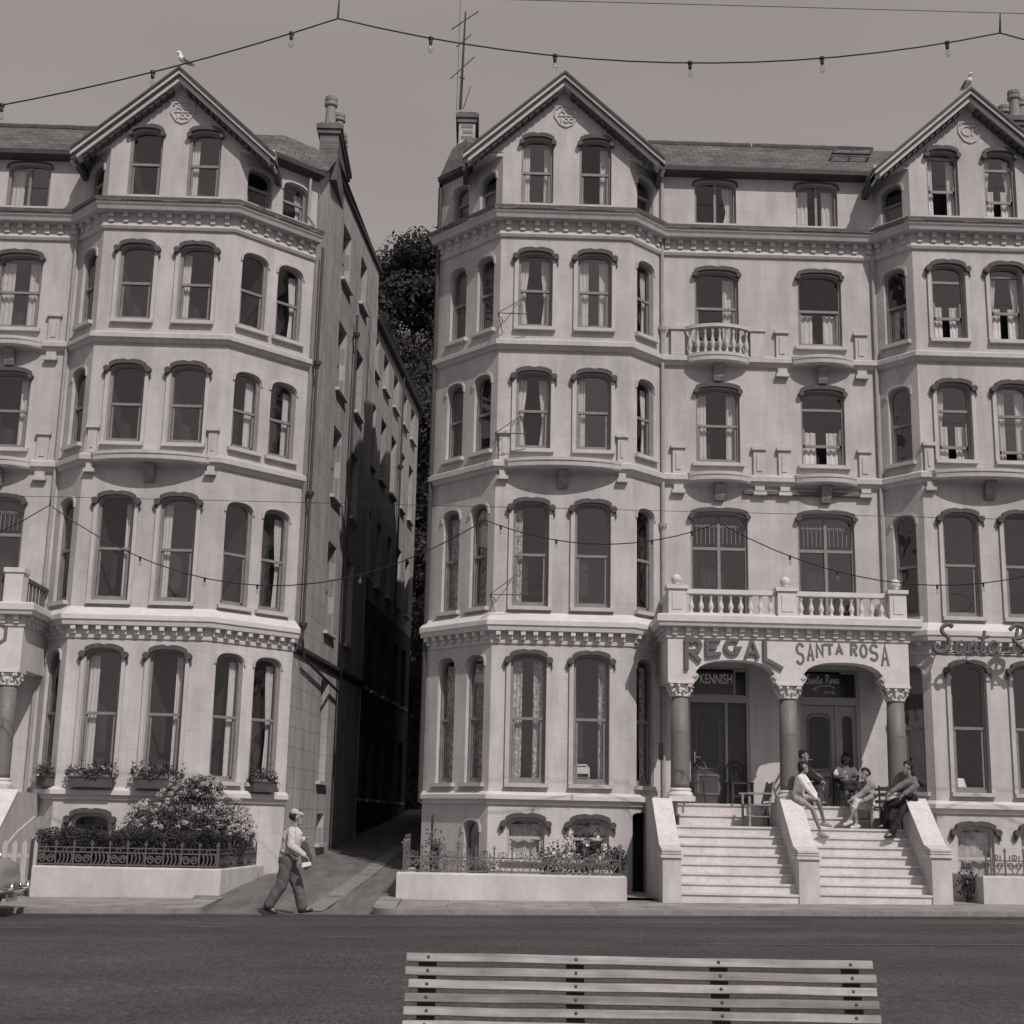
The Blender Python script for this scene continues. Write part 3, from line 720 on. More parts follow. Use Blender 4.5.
b = MB(); b.tube([(6.6 + i * .35, 32.4, rz + .02 + .012 * (i % 2)) for i in range(9)], .07, 6); b.build('ridge_tile', 'lead', r2)
b = MB(); b.tube([(-15 + i * .4, 32.4, rz - .07 + .012 * (i % 2)) for i in range(16)], .07, 6); b.build('ridge_tile', 'lead', r3)
# open roof light leaning on the slates at the right of the recess
b = MB(); sk = [(8.35, 31.35, 17.75), (9.25, 31.35, 17.75), (9.45, 31.75, 18.12), (8.55, 31.75, 18.12)]
for i in range(4): b.tube([sk[i], sk[(i + 1) % 4]], .04, 5)
b.tube([Vector(sk[0]).lerp(Vector(sk[1]), .5), Vector(sk[3]).lerp(Vector(sk[2]), .5)], .025, 5)
so = b.build('roof_light', 'dkpaint', rosa); b = MB(); b.quad(*sk); b.build('pane', 'glass', so)

# ---- outer and back walls
def plain(root, pts, z0, z1, m='side'):
    b = MB()
    for a, c in zip(pts, pts[1:]): b.quad((a[0], a[1], z0), (c[0], c[1], z0), (c[0], c[1], z1), (a[0], a[1], z1))
    b.build('wall', m, root)
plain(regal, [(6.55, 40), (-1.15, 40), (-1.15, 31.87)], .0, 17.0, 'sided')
plain(rosa, [(14.3, 31.85), (14.3, 40), (6.55, 40)], 0, 17.0)
plain(left, [(-3.33, 40.3), (-15.2, 40.3), (-15.2, 31)], 0, 17)
# gable wall of the left hotel along the alley, leaning slightly into it
side = Panel((-4.2, 31.75), (-3.34, 40.35))
ops = []; ws = []
def SW(y0, y1, za, zb, cur='', **k):
    u = ((y0 + y1) / 2 - 31.75) / side.d.y; w = y1 - y0
    ops.append((u, w, za, zb, .015)); ws.append((u, w, za, zb, cur))
for za, zb in ((15.6, 17.15), (12.55, 14.4), (9.7, 11.55), (6.2, 8.5)): SW(34.95, 36.0, za, zb, R.choice(['', 'R']))
SW(34.95, 35.9, 2.5, 5.0); SW(35.2, 36.0, 1.0, 1.72)
for za, zb in ((15.9, 17.3), (12.7, 14.5), (9.7, 11.5), (6.2, 8.5)): SW(37.5, 38.45, za, zb)
b = MB(); wall_panel(b, side, 0, lambda u: min(18.0, 16.9 + u * .75) , ops, .28); b.build('wall', 'side', left)
for u, w, za, zb, cur in ws: window(left, side, u, w, za, zb, .015, hood=None, cur=cur, rev=.28)
b = MB(); sweep(b, [side.p(1.45, 0)[:2], side.p(side.L, 0)[:2]], [(-.05, 17.95), (.07, 17.96), (.08, 18.1), (-.05, 18.12)]); b.build('coping', 'dkpaint', left)
b = MB(); b.prism([(0, 16.85), (1.5, 17.96), (1.5, 18.13), (0, 17.03)], lambda u, z, d: side.p(u, z, d), -.1, .075); b.build('verge', 'dkpaint', left)
b = MB(); sweep(b, [side.p(.02, 0)[:2], side.p(side.L, 0)[:2]], [(-.02, 5.25), (.05, 5.27), (.10, 5.36), (.10, 5.45), (-.02, 5.5)]); b.build('string_course', 'dkpaint', left)
downpipe(left, [side.p(.35, 15.2, .12), side.p(.35, 5.6, .12), side.p(.6, 5.2, .12), side.p(4.9, 4.8, .12)], .036, [side.p(.35, z, .12) for z in (12.2, 9.0, 5.9)])
downpipe(left, [side.p(5.0, 15.2, .12), side.p(5.0, 1.0, .12)], .036, [side.p(5.0, z, .12) for z in (14.6, 11.0)])
downpipe(left, [(-9.66, 30.92, 15.2), (-9.66, 30.92, 6.2)], .04, m='pipe')
downpipe(left, [(-9.66, 30.92, 5.2), (-9.66, 30.92, .3)], .04, m='pipe')
downpipe(left, [(-4.35, 31.42, 16.7), (-4.35, 31.42, 15.7), (-4.2, 31.5, 15.5)], .04, m='pipe')
downpipe(regal, [(4.10, 30.93, 16.6), (4.10, 30.93, 6.2)], .045, [(4.10, 30.93, z) for z in (12.9, 8.2)], m='pipe')
downpipe(regal, [(4.10, 30.93, 5.2), (4.10, 30.93, .4)], .045, m='pipe')
downpipe(rosa, [(9.1, 30.94, 15.0), (9.1, 30.94, 6.2)], .045, m='pipe')
downpipe(regal, [(-1.22, 31.75, 16.7), (-1.22, 31.75, 2.0)], .05)
b = MB(); b.prism([(5.95, 9.02), (8.9, 9.02), (8.9, 9.1), (5.95, 9.1)], xz(31), -.1, -.003); b.build('roller_blind_box', 'lead', rosa)
# chimneys
chimney(left, -4.38, -3.9, 32.9, 35.6, 17.4, 18.95, [(-4.18, 33.25, .9), (-4.02, 33.8, .72), (-4.12, 34.35, .85), (-4.08, 34.95, .75), (-4.1, 35.35, .8)], 'bricky')
M['rendw'] = mat('chimney_render', .36, .8, 5, .2)
ch = chimney(regal, -.86, -.44, 33.6, 36, 17.5, 19.75, [(-.62, 34.6, .4), (-.62, 35.4, .45)], 'bricky')
b = MB(); b.box(-.865, -.435, 33.592, 33.599, 18.9, 19.44); b.prism([(-1.18, 17.9), (-.435, 17.9), (-.435, 18.9), (-.865, 18.9), (-.9, 18.6)], xz(33.59), -.05, .0); b.build('chimney_flank', 'rendw', ch)
b = MB()
for k in range(3): b.box(-.80 + .04 * (k % 2), -.50, 33.583, 33.5915, 18.98 + k * .16, 19.06 + k * .16)
for k in range(4): b.box(-.83 + .03 * (k % 2), -.50, 33.53, 33.539, 18.2 + k * .17, 18.28 + k * .17)
b.build('exposed_brick', 'bricky', ch)
chimney(rosa, 13.5, 14.3, 33.2, 34.6, 17.8, 19.95, [(13.8, 33.5, .85), (13.8, 34.2, .8), (14.1, 33.8, .8)], 'bricky')

# ---------------------------------------------------------------- rear wing along the alley
wing = thing('rear_building', (-3.4, 46, .5), 'long lower rear wing behind the left hotel, rows of deep windows facing the alley', 'building')
wp = Panel((-3.44, 40.36), (-2.45, 50.2)); ops = []; ws = []
for y in (40.95, 42.9, 44.9, 46.9, 48.8):
    u = (y - 40.36) / wp.d.y
    for za, zb in ((14.95, 16.1), (12.0, 13.95), (8.6, 10.6), (5.4, 7.4), (2.2, 4.2)): ops.append((u, .95, za, zb, .015)); ws.append((u, .95, za, zb))
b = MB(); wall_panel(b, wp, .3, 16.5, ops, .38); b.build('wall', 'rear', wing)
for u, w, za, zb in ws: window(wing, wp, u, w, za, zb, .015, hood=None, rev=.38)
b = MB(); sweep(b, [wp.p(0, 0)[:2], wp.p(wp.L, 0)[:2]], [(-.3, 16.45), (.16, 16.45), (.2, 16.6), (-.3, 16.62)]); b.build('gutter', 'dkpaint', wing)
for u in (5.5,): downpipe(wing, [wp.p(u, 16.4, .1), wp.p(u, 2, .1)], .034, [wp.p(u, 13.2, .1)])
b = MB(); b.quad((-3.5, 40.36, 16.6), (-2.4, 50.2, 16.6), (-5.6, 50.2, 18.0), (-5.6, 40.36, 18.0)); b.quad((-5.6, 40.36, 18.0), (-5.6, 50.2, 18.0), (-9, 50.2, 16.6), (-9, 40.36, 16.6)); b.build('roof', 'slate', wing)
b = MB()
for a, c in zip([(-2.45, 50.2), (-9, 50.2), (-9, 40.4)], [(-9, 50.2), (-9, 40.4), (-9, 40.36)]): b.quad((a[0], a[1], .3), (c[0], c[1], .3), (c[0], c[1], 16.6), (a[0], a[1], 16.6))
b.build('wall', 'side', wing)
b = MB(); b.box(-1.1, 5, 40.05, 49, .3, 13.2); b.build('rear_wall', 'sided', regal)  # unseen rear block, sized for the shadow it casts across the alley
b = MB(); b.prism([(-1.25, 13.21), (5.15, 13.21), (2, 15)], xz(0), 40.06, 49.1); b.build('rear_roof', 'slate', regal)

# ================================================================ PORCHES
def porch(x0, x1, arches, cols, dz, label, name='entrance_porch', rback=31.0):
    t = thing(name, ((x0 + x1) / 2, 29.5, 1.6 + dz), label, 'porch', 'columned porches')
    yf = 29.3
    # arched front: wall panel with openings; arch + shouldered springing
    P = Panel((x0, yf), (x1, yf)); b = MB()
    ops = [((a0 + a1) / 2 - x0, a1 - a0 - .16, 4.56 + dz, 5.03 + dz, .42) for a0, a1 in arches]
    wall_panel(b, P, 4.56 + dz, 5.5 + dz, ops, .42)
    yb = yf + .42; b.quad((x0, yb, 4.56 + dz), (x0, yf, 4.56 + dz), (x0, yf, 5.5 + dz), (x0, yb, 5.5 + dz)); b.quad((x1, yf, 4.56 + dz), (x1, yb, 4.56 + dz), (x1, yb, 5.5 + dz), (x1, yf, 5.5 + dz))
    edges = [x0] + [v for a in arches for v in (a[0] + .08, a[1] - .08)] + [x1]
    for ea, eb in zip(edges[::2], edges[1::2]): b.quad((ea, yf, 4.56 + dz), (ea, yb, 4.56 + dz), (eb, yb, 4.56 + dz), (eb, yf, 4.56 + dz))
    for xa, xb in ((x0, x0 + .3), (x1 - .3, x1)):      # side beams back to the house
        b.box(xa + .004, xb - .004, yb + .002, rback, 4.6 + dz, 5.5 + dz)
    b.build('arch_front', 'trim', t)
    for a0, a1 in arches:                              # shaped springer blocks inside the arch
        for s_, xe in ((1, a0 + .08), (-1, a1 - .08)):
            b = MB()
            b.prism([(xe - s_ * .002, 4.565 + dz), (xe + s_ * .03, 4.565 + dz), (xe + s_ * .1, 4.68 + dz), (xe + s_ * .06, 4.74 + dz), (xe - s_ * .002, 4.76 + dz)], xz(yf), .02, .3)
            b.ribbon([(xe - s_ * .02, 4.66 + dz), (xe + s_ * .06, 4.72 + dz)], .06, xz(yf), -.02, .018)
            b.build('springer_moulding', 'trim2', t)
    b = MB(); b.box(x0, x1, yf + .004, rback, 5.502 + dz, 5.92 + dz); b.build('balcony_floor', 'trim', t)
    path = [(x0, rback - .02), (x0, yf), (x1, yf), (x1, rback - .02)]
    c = MB(); sweep(c, path, up([(-.02, 5.475), (.03, 5.48), (.035, 5.51), (.02, 5.52), (.02, 5.70), (.2, 5.71), (.22, 5.77), (.25, 5.8), (.25, 5.93), (.2, 5.96), (-.02, 5.99)], dz)); c.build('cornice', 'trim', t)
    c = MB(); dentils(c, path, .015, .13, 5.535 + dz, 5.705 + dz, .10, .27, True); c.build('dentil_moulding', 'trim', t)
    for cx in cols:
        cy = 29.52
        b = MB(); b.lathe((cx, cy, 2.37 + dz), [(.205, 0), (.2, .1), (.195, 1.0), (.175, 1.88)], 18); co = b.build('column', 'granite', t, smooth=True)
        b = MB(); b.box(cx - .27, cx + .27, cy - .27, cy + .27, 2.1 + dz, 2.2 + dz); b.lathe((cx, cy, 2.2 + dz), [(.26, 0), (.27, .04), (.24, .08), (.22, .1), (.235, .13), (.21, .17)], 18); b.build('column_base', 'trim', co)
        b = MB(); b.lathe((cx, cy, 4.25 + dz), [(.2, 0), (.21, .02), (.18, .05), (.19, .2), (.23, .25)], 14)
        for k in range(8):
            a = k * pi / 4 + .2; rx, ry = cos(a), sin(a)
            for z0, ln, r0 in ((.04, .1, .19), (.1, .13, .2)):
                aa = a + (.39 if z0 > .05 else 0); rx, ry = cos(aa), sin(aa)
                b.tube([(cx + rx * r0, cy + ry * r0, 4.25 + dz + z0), (cx + rx * (r0 + .035), cy + ry * (r0 + .035), 4.25 + dz + z0 + ln * .8), (cx + rx * (r0 + .085), cy + ry * (r0 + .085), 4.25 + dz + z0 + ln), (cx + rx * (r0 + .09), cy + ry * (r0 + .09), 4.25 + dz + z0 + ln * .75)], [.035, .03, .025, .015], 5)
        for sx in (-1, 1):
            for sy in (-1, 1): b.ball((cx + sx * .2, cy + sy * .2, 4.25 + dz + .23), .05, 8)
        b.box(cx - .27, cx + .27, cy - .25, cy + .25, 4.25 + dz + .265, 4.25 + dz + .308); b.build('capital', 'capital', co)
    return t
def balustrade(t, segs, piers, dz, y=29.3, side=None, balls=True):
    h0 = 5.965 + dz
    for xa, xb in piers:
        b = MB(); b.box(xa, xb, y - .14, y + .2, h0 - .02, 6.5 + dz); b.box(xa - .04, xb + .04, y - .18, y + .24, 6.5 + dz, 6.58 + dz); b.box(xa + .08, xb - .08, y - .155, y - .1, h0 + .1, 6.42 + dz)
        pr = b.build('balustrade_pier', 'trim', t)
        if balls:
            b = MB(); c = ((xa + xb) / 2, y + .03, 6.58 + dz); b.lathe(c, [(.07, 0), (.05, .04), (.09, .07)], 10); b.ball((c[0], c[1], c[2] + .15), .115, 12); b.build('ball_finial', 'trim', pr, smooth=True)
    first = None
    for xa, xb, n in segs:
        b = MB(); b.box(xa, xb, y - .05, y + .11, 6.42 + dz, 6.52 + dz); b.build('balustrade_rail', 'trim', t)
        b = MB(); b.box(xa, xb, y - .06, y + .12, h0 - .01, h0 + .05); b.build('balustrade_plinth', 'trim', t)
        for i in range(n):
            x = xa + (xb - xa) * (i + .5) / n; v = Vector((x, y + .03, h0 + .05)) - wloc(t)
            if first is None: first = MB().lathe((0, 0, 0), baluster_prof(.41), 10).build('baluster', 'trim', t, local=True, smooth=True); first.location = v
            else: meshobj('baluster', first.data, t, v)
    for xs in (side or []):
        b = MB(); b.box(xs - .06, xs + .06, y + .2, 30.95, 6.42 + dz, 6.52 + dz); b.box(xs - .05, xs + .05, y + .2, 30.95, h0 - .01, h0 + .05)
        for k in range(6):
            yy = y + .4 + k * .25; b.lathe((xs, yy, h0 + .05), baluster_prof(.41), 6)
        b.build('side_balustrade', 'trim', t)

pm = porch(3.98, 9.08, [(4.46, 6.33), (6.74, 8.62)], [4.26, 6.545, 8.82], 0, 'columned double porch with two arches and a balcony, shared by the middle and right hotels', rback=30.98)
balustrade(pm, [(4.38, 6.28, 9), (6.72, 8.66, 9)], [(3.98, 4.36), (6.3, 6.7), (8.68, 9.04)], 0, side=[4.08, 8.95])
pl = porch(-14.6, -9.5, [(-14.12, -12.25), (-11.84, -9.98)], [-14.32, -12.05, -9.77], -.09, 'columned porch cut off by the left edge of the photo', rback=30.98)
b = MB()
for i in range(18):
    for z in (0,): b.box(-12.1 + i * .12, -12.06 + i * .12, 29.3, 29.34, 5.9, 6.36)
b.box(-12.2, -9.96, 29.28, 29.36, 6.36, 6.42); b.build('balcony_railing', 'railp', pl)
b = MB(); b.box(-9.94, -9.56, 29.15, 29.5, 5.85, 6.5); b.box(-9.97, -9.53, 29.12, 29.53, 6.5, 6.6); b.build('balustrade_pier', 'trim', pl)
b = MB()
for i in range(6): b.box(-9.62, -9.58, 29.6 + i * .23, 29.66 + i * .23, 5.88, 6.36)
b.box(-9.64, -9.56, 29.5, 30.95, 6.36, 6.44); b.build('side_railing', 'railp', pl)

# ================================================================ DOORS and transoms
def entrance(root, x0, x1, zf, m_door, m_fr, leaf, side_l, lit, arched):
    y = 31.12; d = None
    b = MB(); b.box(x0, x0 + .07, y - .1, y + .1, zf, 5.05); b.box(x1 - .07, x1, y - .1, y + .1, zf, 5.05); b.box(x0 + .07, x1 - .07, y - .12, y + .1, zf + 2.2, zf + 2.37)
    b.box(leaf[1], leaf[1] + .06, y - .07, y + .08, zf, zf + 2.2)
    b.box(x0 + .07, x1 - .07, y - .06, y + .06, 4.98, 5.05)
    fr = b.build('door_frame', m_fr, root)
    b = MB(); b.box(x0 + .07, x1 - .07, y + .02, y + .03, zf + 2.372, 4.98); b.build('transom_glass', 'signdk', fr)
    xa, xb = leaf; xm = (xa + xb) / 2; wd = xb - xa
    b = MB(); b.box(xa + .005, xb - .005, y - .03, y + .03, zf + .01, zf + 2.19)
    d = b.build('door', m_door, root)
    def rr(cx, cz, hw, hh, r, n=5): 
        p = []
        for sx, sz, a in ((1, 1, 0), (-1, 1, 90), (-1, -1, 180), (1, -1, 270)): p += [(cx + sx * (hw - r) + r * cos(radians(a + 90 * i / n)), cz + sz * (hh - r) + r * sin(radians(a + 90 * i / n))) for i in range(n + 1)]
        return p
    b = MB(); pts = rr(xm, zf + 1.38, wd * .34, .62, .12)
    b.ribbon(pts + [pts[0]], .035, xz(y), -.05, -.031)
    pts = rr(xm, zf + .42, wd * .3, .2, .02); b.ribbon(pts + [pts[0]], .05, xz(y), -.05, -.031)
    b.build('panel_moulding', 'doorm', d)
    b = MB(); b.prism(rr(xm, zf + 1.38, wd * .30, .57, .1), xz(y), -.038, -.031); b.build('door_glass', 'iron' if arched else 'signdk', d)
    b = MB(); b.tube([(xa + .1, y - .03, zf + 1.0), (xa + .1, y - .09, zf + 1.0), (xa + .2, y - .09, zf + 1.0)], .014, 6); b.box(xa + .075, xa + .125, y - .04, y - .031, zf + .88, zf + 1.12); b.build('door_handle', 'brass', d)
    # sidelight / second leaf
    xs0, xs1 = side_l
    b = MB(); b.box(xs0, xs1, y - .02, y + .03, zf + .01, zf + 2.19); s_ = b.build('side_panel', 'dooro' if m_door == 'dooro' else m_fr, root)
    w = xs1 - xs0; b = MB(); b.prism([((xs0 + xs1) / 2 + px, zf + .62 + pz) for px, pz in outline(w * .55, 1.35, w * .27)], xz(y), -.03, -.021); b.build('side_glass', 'signdk', s_)
    b = MB(); b.box(x0, x1, 30.85, 31.1, zf - .1, zf + .01); b.build('door_sill', 'step', root)
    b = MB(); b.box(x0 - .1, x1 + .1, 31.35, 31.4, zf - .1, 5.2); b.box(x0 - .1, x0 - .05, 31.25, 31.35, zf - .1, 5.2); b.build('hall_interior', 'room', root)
entrance(regal, 4.64, 6.02, 2.08, 'dooro', 'frameg', (4.72, 5.48), (5.56, 5.94), False, False)
entrance(rosa, 7.13, 8.47, 2.08, 'doorg', 'frameg', (7.2, 7.93), (8.0, 8.4), False, True)
entrance(left, -11.8, -10.1, 2.0, 'dooro', 'frameg', (-11.7, -10.8), (-10.7, -10.2), False, False)
entrance(left, -14.5, -12.8, 2.0, 'dooro', 'frameg', (-14.4, -13.5), (-13.4, -12.9), False, False)
b = MB(); b.box(3.86, 3.94, 29.75, 29.9, 2.95, 3.3); b.build('meter_box', 'black', regal)

# ================================================================ STEPS, CHEEK WALLS
def steps(x0, x1, zb, label, zt=1.62, ztop=2.08):
    t = thing('entrance_steps', ((x0 + x1) / 2, 28.5, zb), label, 'steps', 'flights of entrance steps')
    n = 8; rise = (zt - zb) / n
    for i in range(n):
        y0 = 27.68 + i * .228; z = zb + rise * (i + 1); yb = 29.3 if i < n - 1 else 30.32
        b = MB(); b.box(x0, x1, y0, y0 + .25 if i < n - 1 else yb, zb + rise * i - (.05 if i else .2), z - .04); b.box(x0, x1, y0 - .03, y0 + .245 if i < n - 1 else yb, z - .04, z); b.build('step', 'step', t)
    for j in range(2):
        y0 = 30.3 + j * .27; z0 = zt + j * .23
        b = MB(); b.box(x0 + .35, x1 - .05, y0 + .003, y0 + .28 if j == 0 else 31.0, z0 - .05, z0 + .19); b.box(x0 + .35, x1 - .05, y0 - .03, y0 + .27 if j == 0 else 31.0, z0 + .19, z0 + .23); b.build('step', 'step', t)
    return t
steps(4.0, 6.27, .18, 'left flight of pale painted steps leading up to the dark door')
steps(6.67, 8.85, .22, 'right flight of pale painted steps with people sitting beside it')
steps(-14.2, -9.6, .06, 'pale steps under the porch at the left edge', 1.5, 2.0)
def cheek(x0, x1, zb, dz, label):
    t = thing('stair_wall', ((x0 + x1) / 2, 28.4, zb), label, 'wall', 'sloping walls beside the steps')
    b = MB(); yz = lambda a, c, d: (d, a, c)
    b.prism([(27.64, zb - .2), (30.9, zb - .2), (30.9, 2.1 + dz), (29.1, 2.1 + dz), (28.02, 1.2 + dz), (27.64, 1.12 + dz)], yz, x0, x1); b.build('wall', 'wallw', t)
    b = MB(); b.prism([(27.6, 1.0 + dz), (28.04, 1.0 + dz), (28.04, 1.055 + dz), (27.6, 1.055 + dz)], yz, x0 - .04, x1 + .04)
    b.prism([(27.615, 1.075 + dz), (28.0, 1.075 + dz), (28.0, 1.1 + dz), (27.615, 1.1 + dz)], yz, x0 - .03, x1 + .03)
    b.prism([(28.02, 1.205 + dz), (29.12, 2.11 + dz), (29.12, 2.15 + dz), (28.0, 1.24 + dz), (27.62, 1.16 + dz), (27.62, 1.122 + dz)], yz, x0 - .02, x1 + .02); b.build('coping', 'step', t)
    return t
cheek(3.64, 4.0, .18, 0, 'sloping white stair wall at the far left of the two flights')
cheek(6.27, 6.67, .22, .02, 'sloping white stair wall between the two flights of steps')
cheek(8.85, 9.24, .26, .1, 'sloping white stair wall right of the steps, man in jumper leaning on it')
cheek(-9.6, -9.25, .06, -.1, 'sloping stair wall at the left edge behind the parked car')

# ================================================================ GROUND
def gstrip(name, xs, rows, m, kind='structure'):
    # rows: list of fn(x)->(y,z)
    b = MB()
    for xa, xb in zip(xs, xs[1:]):
        for r0, r1 in zip(rows, rows[1:]):
            a, c = r0(xa), r0(xb); d, e = r1(xb), r1(xa)
            b.quad((xa, a[0], a[1]), (xb, c[0], c[1]), (xb, d[0], d[1]), (xa, e[0], e[1]))
    return tag(b.build(name, m), kind=kind)
def ky(x): return 25.35 + .055 * (x + 4) if x < 40 else 27.7
tag(MB().quad((-900, -700, -.9), (900, -700, -.9), (900, 900, -.9), (-900, 900, -.9)).build('ground', 'earth'), kind='structure')
xs = [-60, -30, -15, -8, 0, 8, 15, 30, 60]
gstrip('road', xs, [lambda x: (10.4, gz(x)), lambda x: (18, gz(x) + .03), lambda x: (ky(x) + .02, gz(x))], 'road')
gstrip('promenade_pavement', xs, [lambda x: (-30, gz(x) + .10), lambda x: (10.3, gz(x) + .14)], 'pave')
gstrip('promenade_kerb', xs, [lambda x: (10.3, gz(x) + .141), lambda x: (10.45, gz(x) + .135), lambda x: (10.46, gz(x) - .05)], 'kerb')
def yw(x): return 27.9
def pav(xs_):
    b = MB()
    gstrip('pavement', xs_, [lambda x: (ky(x) + .14, gz(x) + .09), lambda x: (32.0, gz(x) + .19)], 'pave')
    gstrip('kerb', xs_, [lambda x: (ky(x), gz(x) - .05), lambda x: (ky(x) + .01, gz(x) + .075), lambda x: (ky(x) + .14, gz(x) + .093)], 'kerb')
pav([-60, -30, -15, -8, -6, -5.15]); pav([-1.35, 0, 4, 8, 15, 30, 60])
# rounded corners at the alley mouth
for xe, s_, yE in ((-5.15, 1, 28.4), (-1.35, -1, 28.4)):
    b = MB(); k = MB(); n = 8; r = .42; zc = gz(xe) + .092; y0 = ky(xe) + .0
    pts = [(xe + s_ * r * sin(pi / 2 * i / n), y0 + r - r * cos(pi / 2 * i / n)) for i in range(n + 1)]
    o2 = [(xe, y0)] + pts[1:] + [(xe + s_ * r, yE)]
    top = [(x, y, zc + (y - y0) * .028) for x, y in o2] + [(xe, yE, zc + (yE - y0) * .028)]
    if s_ < 0: top = top[::-1]
    b.add(top, [tuple(range(len(top)))]); tag(b.build('pavement', 'pave'), kind='structure')
    for p, q in zip(o2, o2[1:]): k.quad((p[0], p[1], -.15), (q[0], q[1], -.15), (q[0], q[1], zc + .003 + (q[1] - y0) * .02), (p[0], p[1], zc + .003 + (p[1] - y0) * .02))
    tag(k.build('kerb', 'kerb'), kind='structure')
# alley ramp
def az(y): return -.12 + (y - 24.9) * .055 if y < 27 else (-.0045 + (y - 27) * .134 if y < 28 else .13 + (y - 28) * .078)
b = MB(); ys = [24.9, 26, 27, 28, 30, 32, 34, 36, 38, 40, 44, 48, 52]
for ya, yb in zip(ys, ys[1:]): 
    f = lambda y: -5.3 if y < 28.5 else (-4.75 if y < 31 else -4.4 + .1 * (y - 31.4))
    b.quad((f(ya), ya, az(ya)), (-.9, ya, az(ya)), (-.9, yb, az(yb)), (f(yb), yb, az(yb)))
tag(b.build('alley_road', 'alley'), kind='structure')
b = MB()
ga = [(-3.05, 26.3), (-2.75, 29), (-2.5, 32), (-2.3, 35), (-2.1, 38)]
for (xa, ya), (xb, yb) in zip(ga, ga[1:]): b.quad((xa, ya, az(ya) + .012), (xa + .36, ya, az(ya) + .012), (xb + .36, yb, az(yb) + .012), (xb, yb, az(yb) + .012))
tag(b.build('gutter_strip', 'kerb'), kind='structure')
# tram rails and worn markings on the road
def rail_(y0, sl, x0, x1, w, z, m, nm):
    b = MB(); n = 6
    for i in range(n):
        xa = x0 + (x1 - x0) * i / n; xb = x0 + (x1 - x0) * (i + 1) / n; ya = y0 + sl * xa; yb = y0 + sl * xb
        zz = lambda x, y: gz(x) + (.03 * (y - 10.4) / 7.6 if y < 18 else .03 * (ky(x) + .02 - y) / (ky(x) - 17.98)) + z
        b.quad((xa, ya, zz(xa, ya)), (xb, yb, zz(xb, yb)), (xb, yb + w, zz(xb, yb + w)), (xa, ya + w, zz(xa, ya + w)))
    tag(b.build(nm, m), kind='structure')
M['railst'] = mat('tram_rail_steel', .15, .45, 3, .3, stretch=(.3, 1, 1)); M['worn'] = mat('worn_paint', .10, .8, 2.2, .5, stretch=(.6, 2, 1), noise2=14, amp2=.4)
M['tar'] = mat('tar_seam', .035, .7, 5, .3)
rail_(23.5, .055, -2, 60, .07, .006, 'railst', 'tram_rail'); rail_(22.0, .055, -60, -6.3, .07, .006, 'railst', 'tram_rail')
rail_(19.2, .055, 3.0, 60, .07, .006, 'railst', 'tram_rail')
rail_(24.85, .055, -60, 60, .16, .004, 'tar', 'gutter_shadow')  # dark strip laid on the road as painted shade along the gutter
for x0, x1, y in ((-4.4, -3.2, 22.2), (-2.0, -1.4, 20.3)): rail_(y, .05, x0, x1, .14, .005, 'worn', 'worn_road_marking')

# hillside behind
b = MB(); nx, ny = 14, 10; hv = []
for j in range(ny + 1):
    for i in range(nx + 1):
        x = -40 + 80 * i / nx; y = 52 + 45 * j / ny
        hv.append((x, y, max(-.5, 1.6 + (y - 52) * .78 + R.uniform(-.8, .8) * (j > 0))))
b.add(hv, [(j * (nx + 1) + i, j * (nx + 1) + i + 1, (j + 1) * (nx + 1) + i + 1, (j + 1) * (nx + 1) + i) for j in range(ny) for i in range(nx)])
tag(b.build('hillside', 'earth', smooth=True), kind='structure')

# ================================================================ GARDEN WALLS AND RAILINGS
def gwall(name, pts, z0, z1, th, label, grp='low garden walls'):
    t = thing(name, (pts[0][0], pts[0][1], z0), label, 'wall', grp)
    b = MB()
    sweep(b, pts, [(0, z0 - .2), (0, z1 - .03), (-.02, z1), (-th + .02, z1), (-th, z1 - .03), (-th, z0 - .2)]); b.build('wall', 'wallw', t)
    return t
gwall('garden_wall', [(-8.45, 30.0), (-8.45, 27.9), (-4.84, 27.9), (-4.5, 31.2)], .08, .61, .25, 'low white garden wall in front of the dark clipped hedge')
gwall('garden_wall', [(-1.47, 30.8), (-1.47, 27.9), (2.98, 27.9), (2.98, 28.6)], .17, .625, .25, 'long low white garden wall between the alley and the steps')
gwall('garden_wall', [(9.93, 30.0), (9.93, 27.9), (15, 27.9)], .25, .77, .25, 'low white garden wall at the right edge beside the stair wall')
for x0, x1, y0, nm in ((-8.3, -4.8, 28.15, 'a'), (-1.3, 3.6, 28.15, 'b'), (9.24, 15, 28.15, 'c')):
    tag(MB().quad((x0, y0, .36 if nm == 'a' else .22), (x1, y0, .36 if nm == 'a' else .22), (x1, 31.3, .36 if nm == 'a' else .22), (x0, 31.3, .36 if nm == 'a' else .22)).build('garden_soil' if nm == 'a' else 'forecourt', 'soil' if nm == 'a' else 'kerb'), kind='structure')
def scroll(b, cx, cz, r, s_, f):
    pts = []
    for i in range(15):
        a = i / 14 * 1.6 * 2 * pi; rr = r * (1 - .75 * i / 14); pts.append((cx + s_ * rr * cos(a), cz + rr * sin(a)))
    b.ribbon(pts, .022, f, -.012, .012)
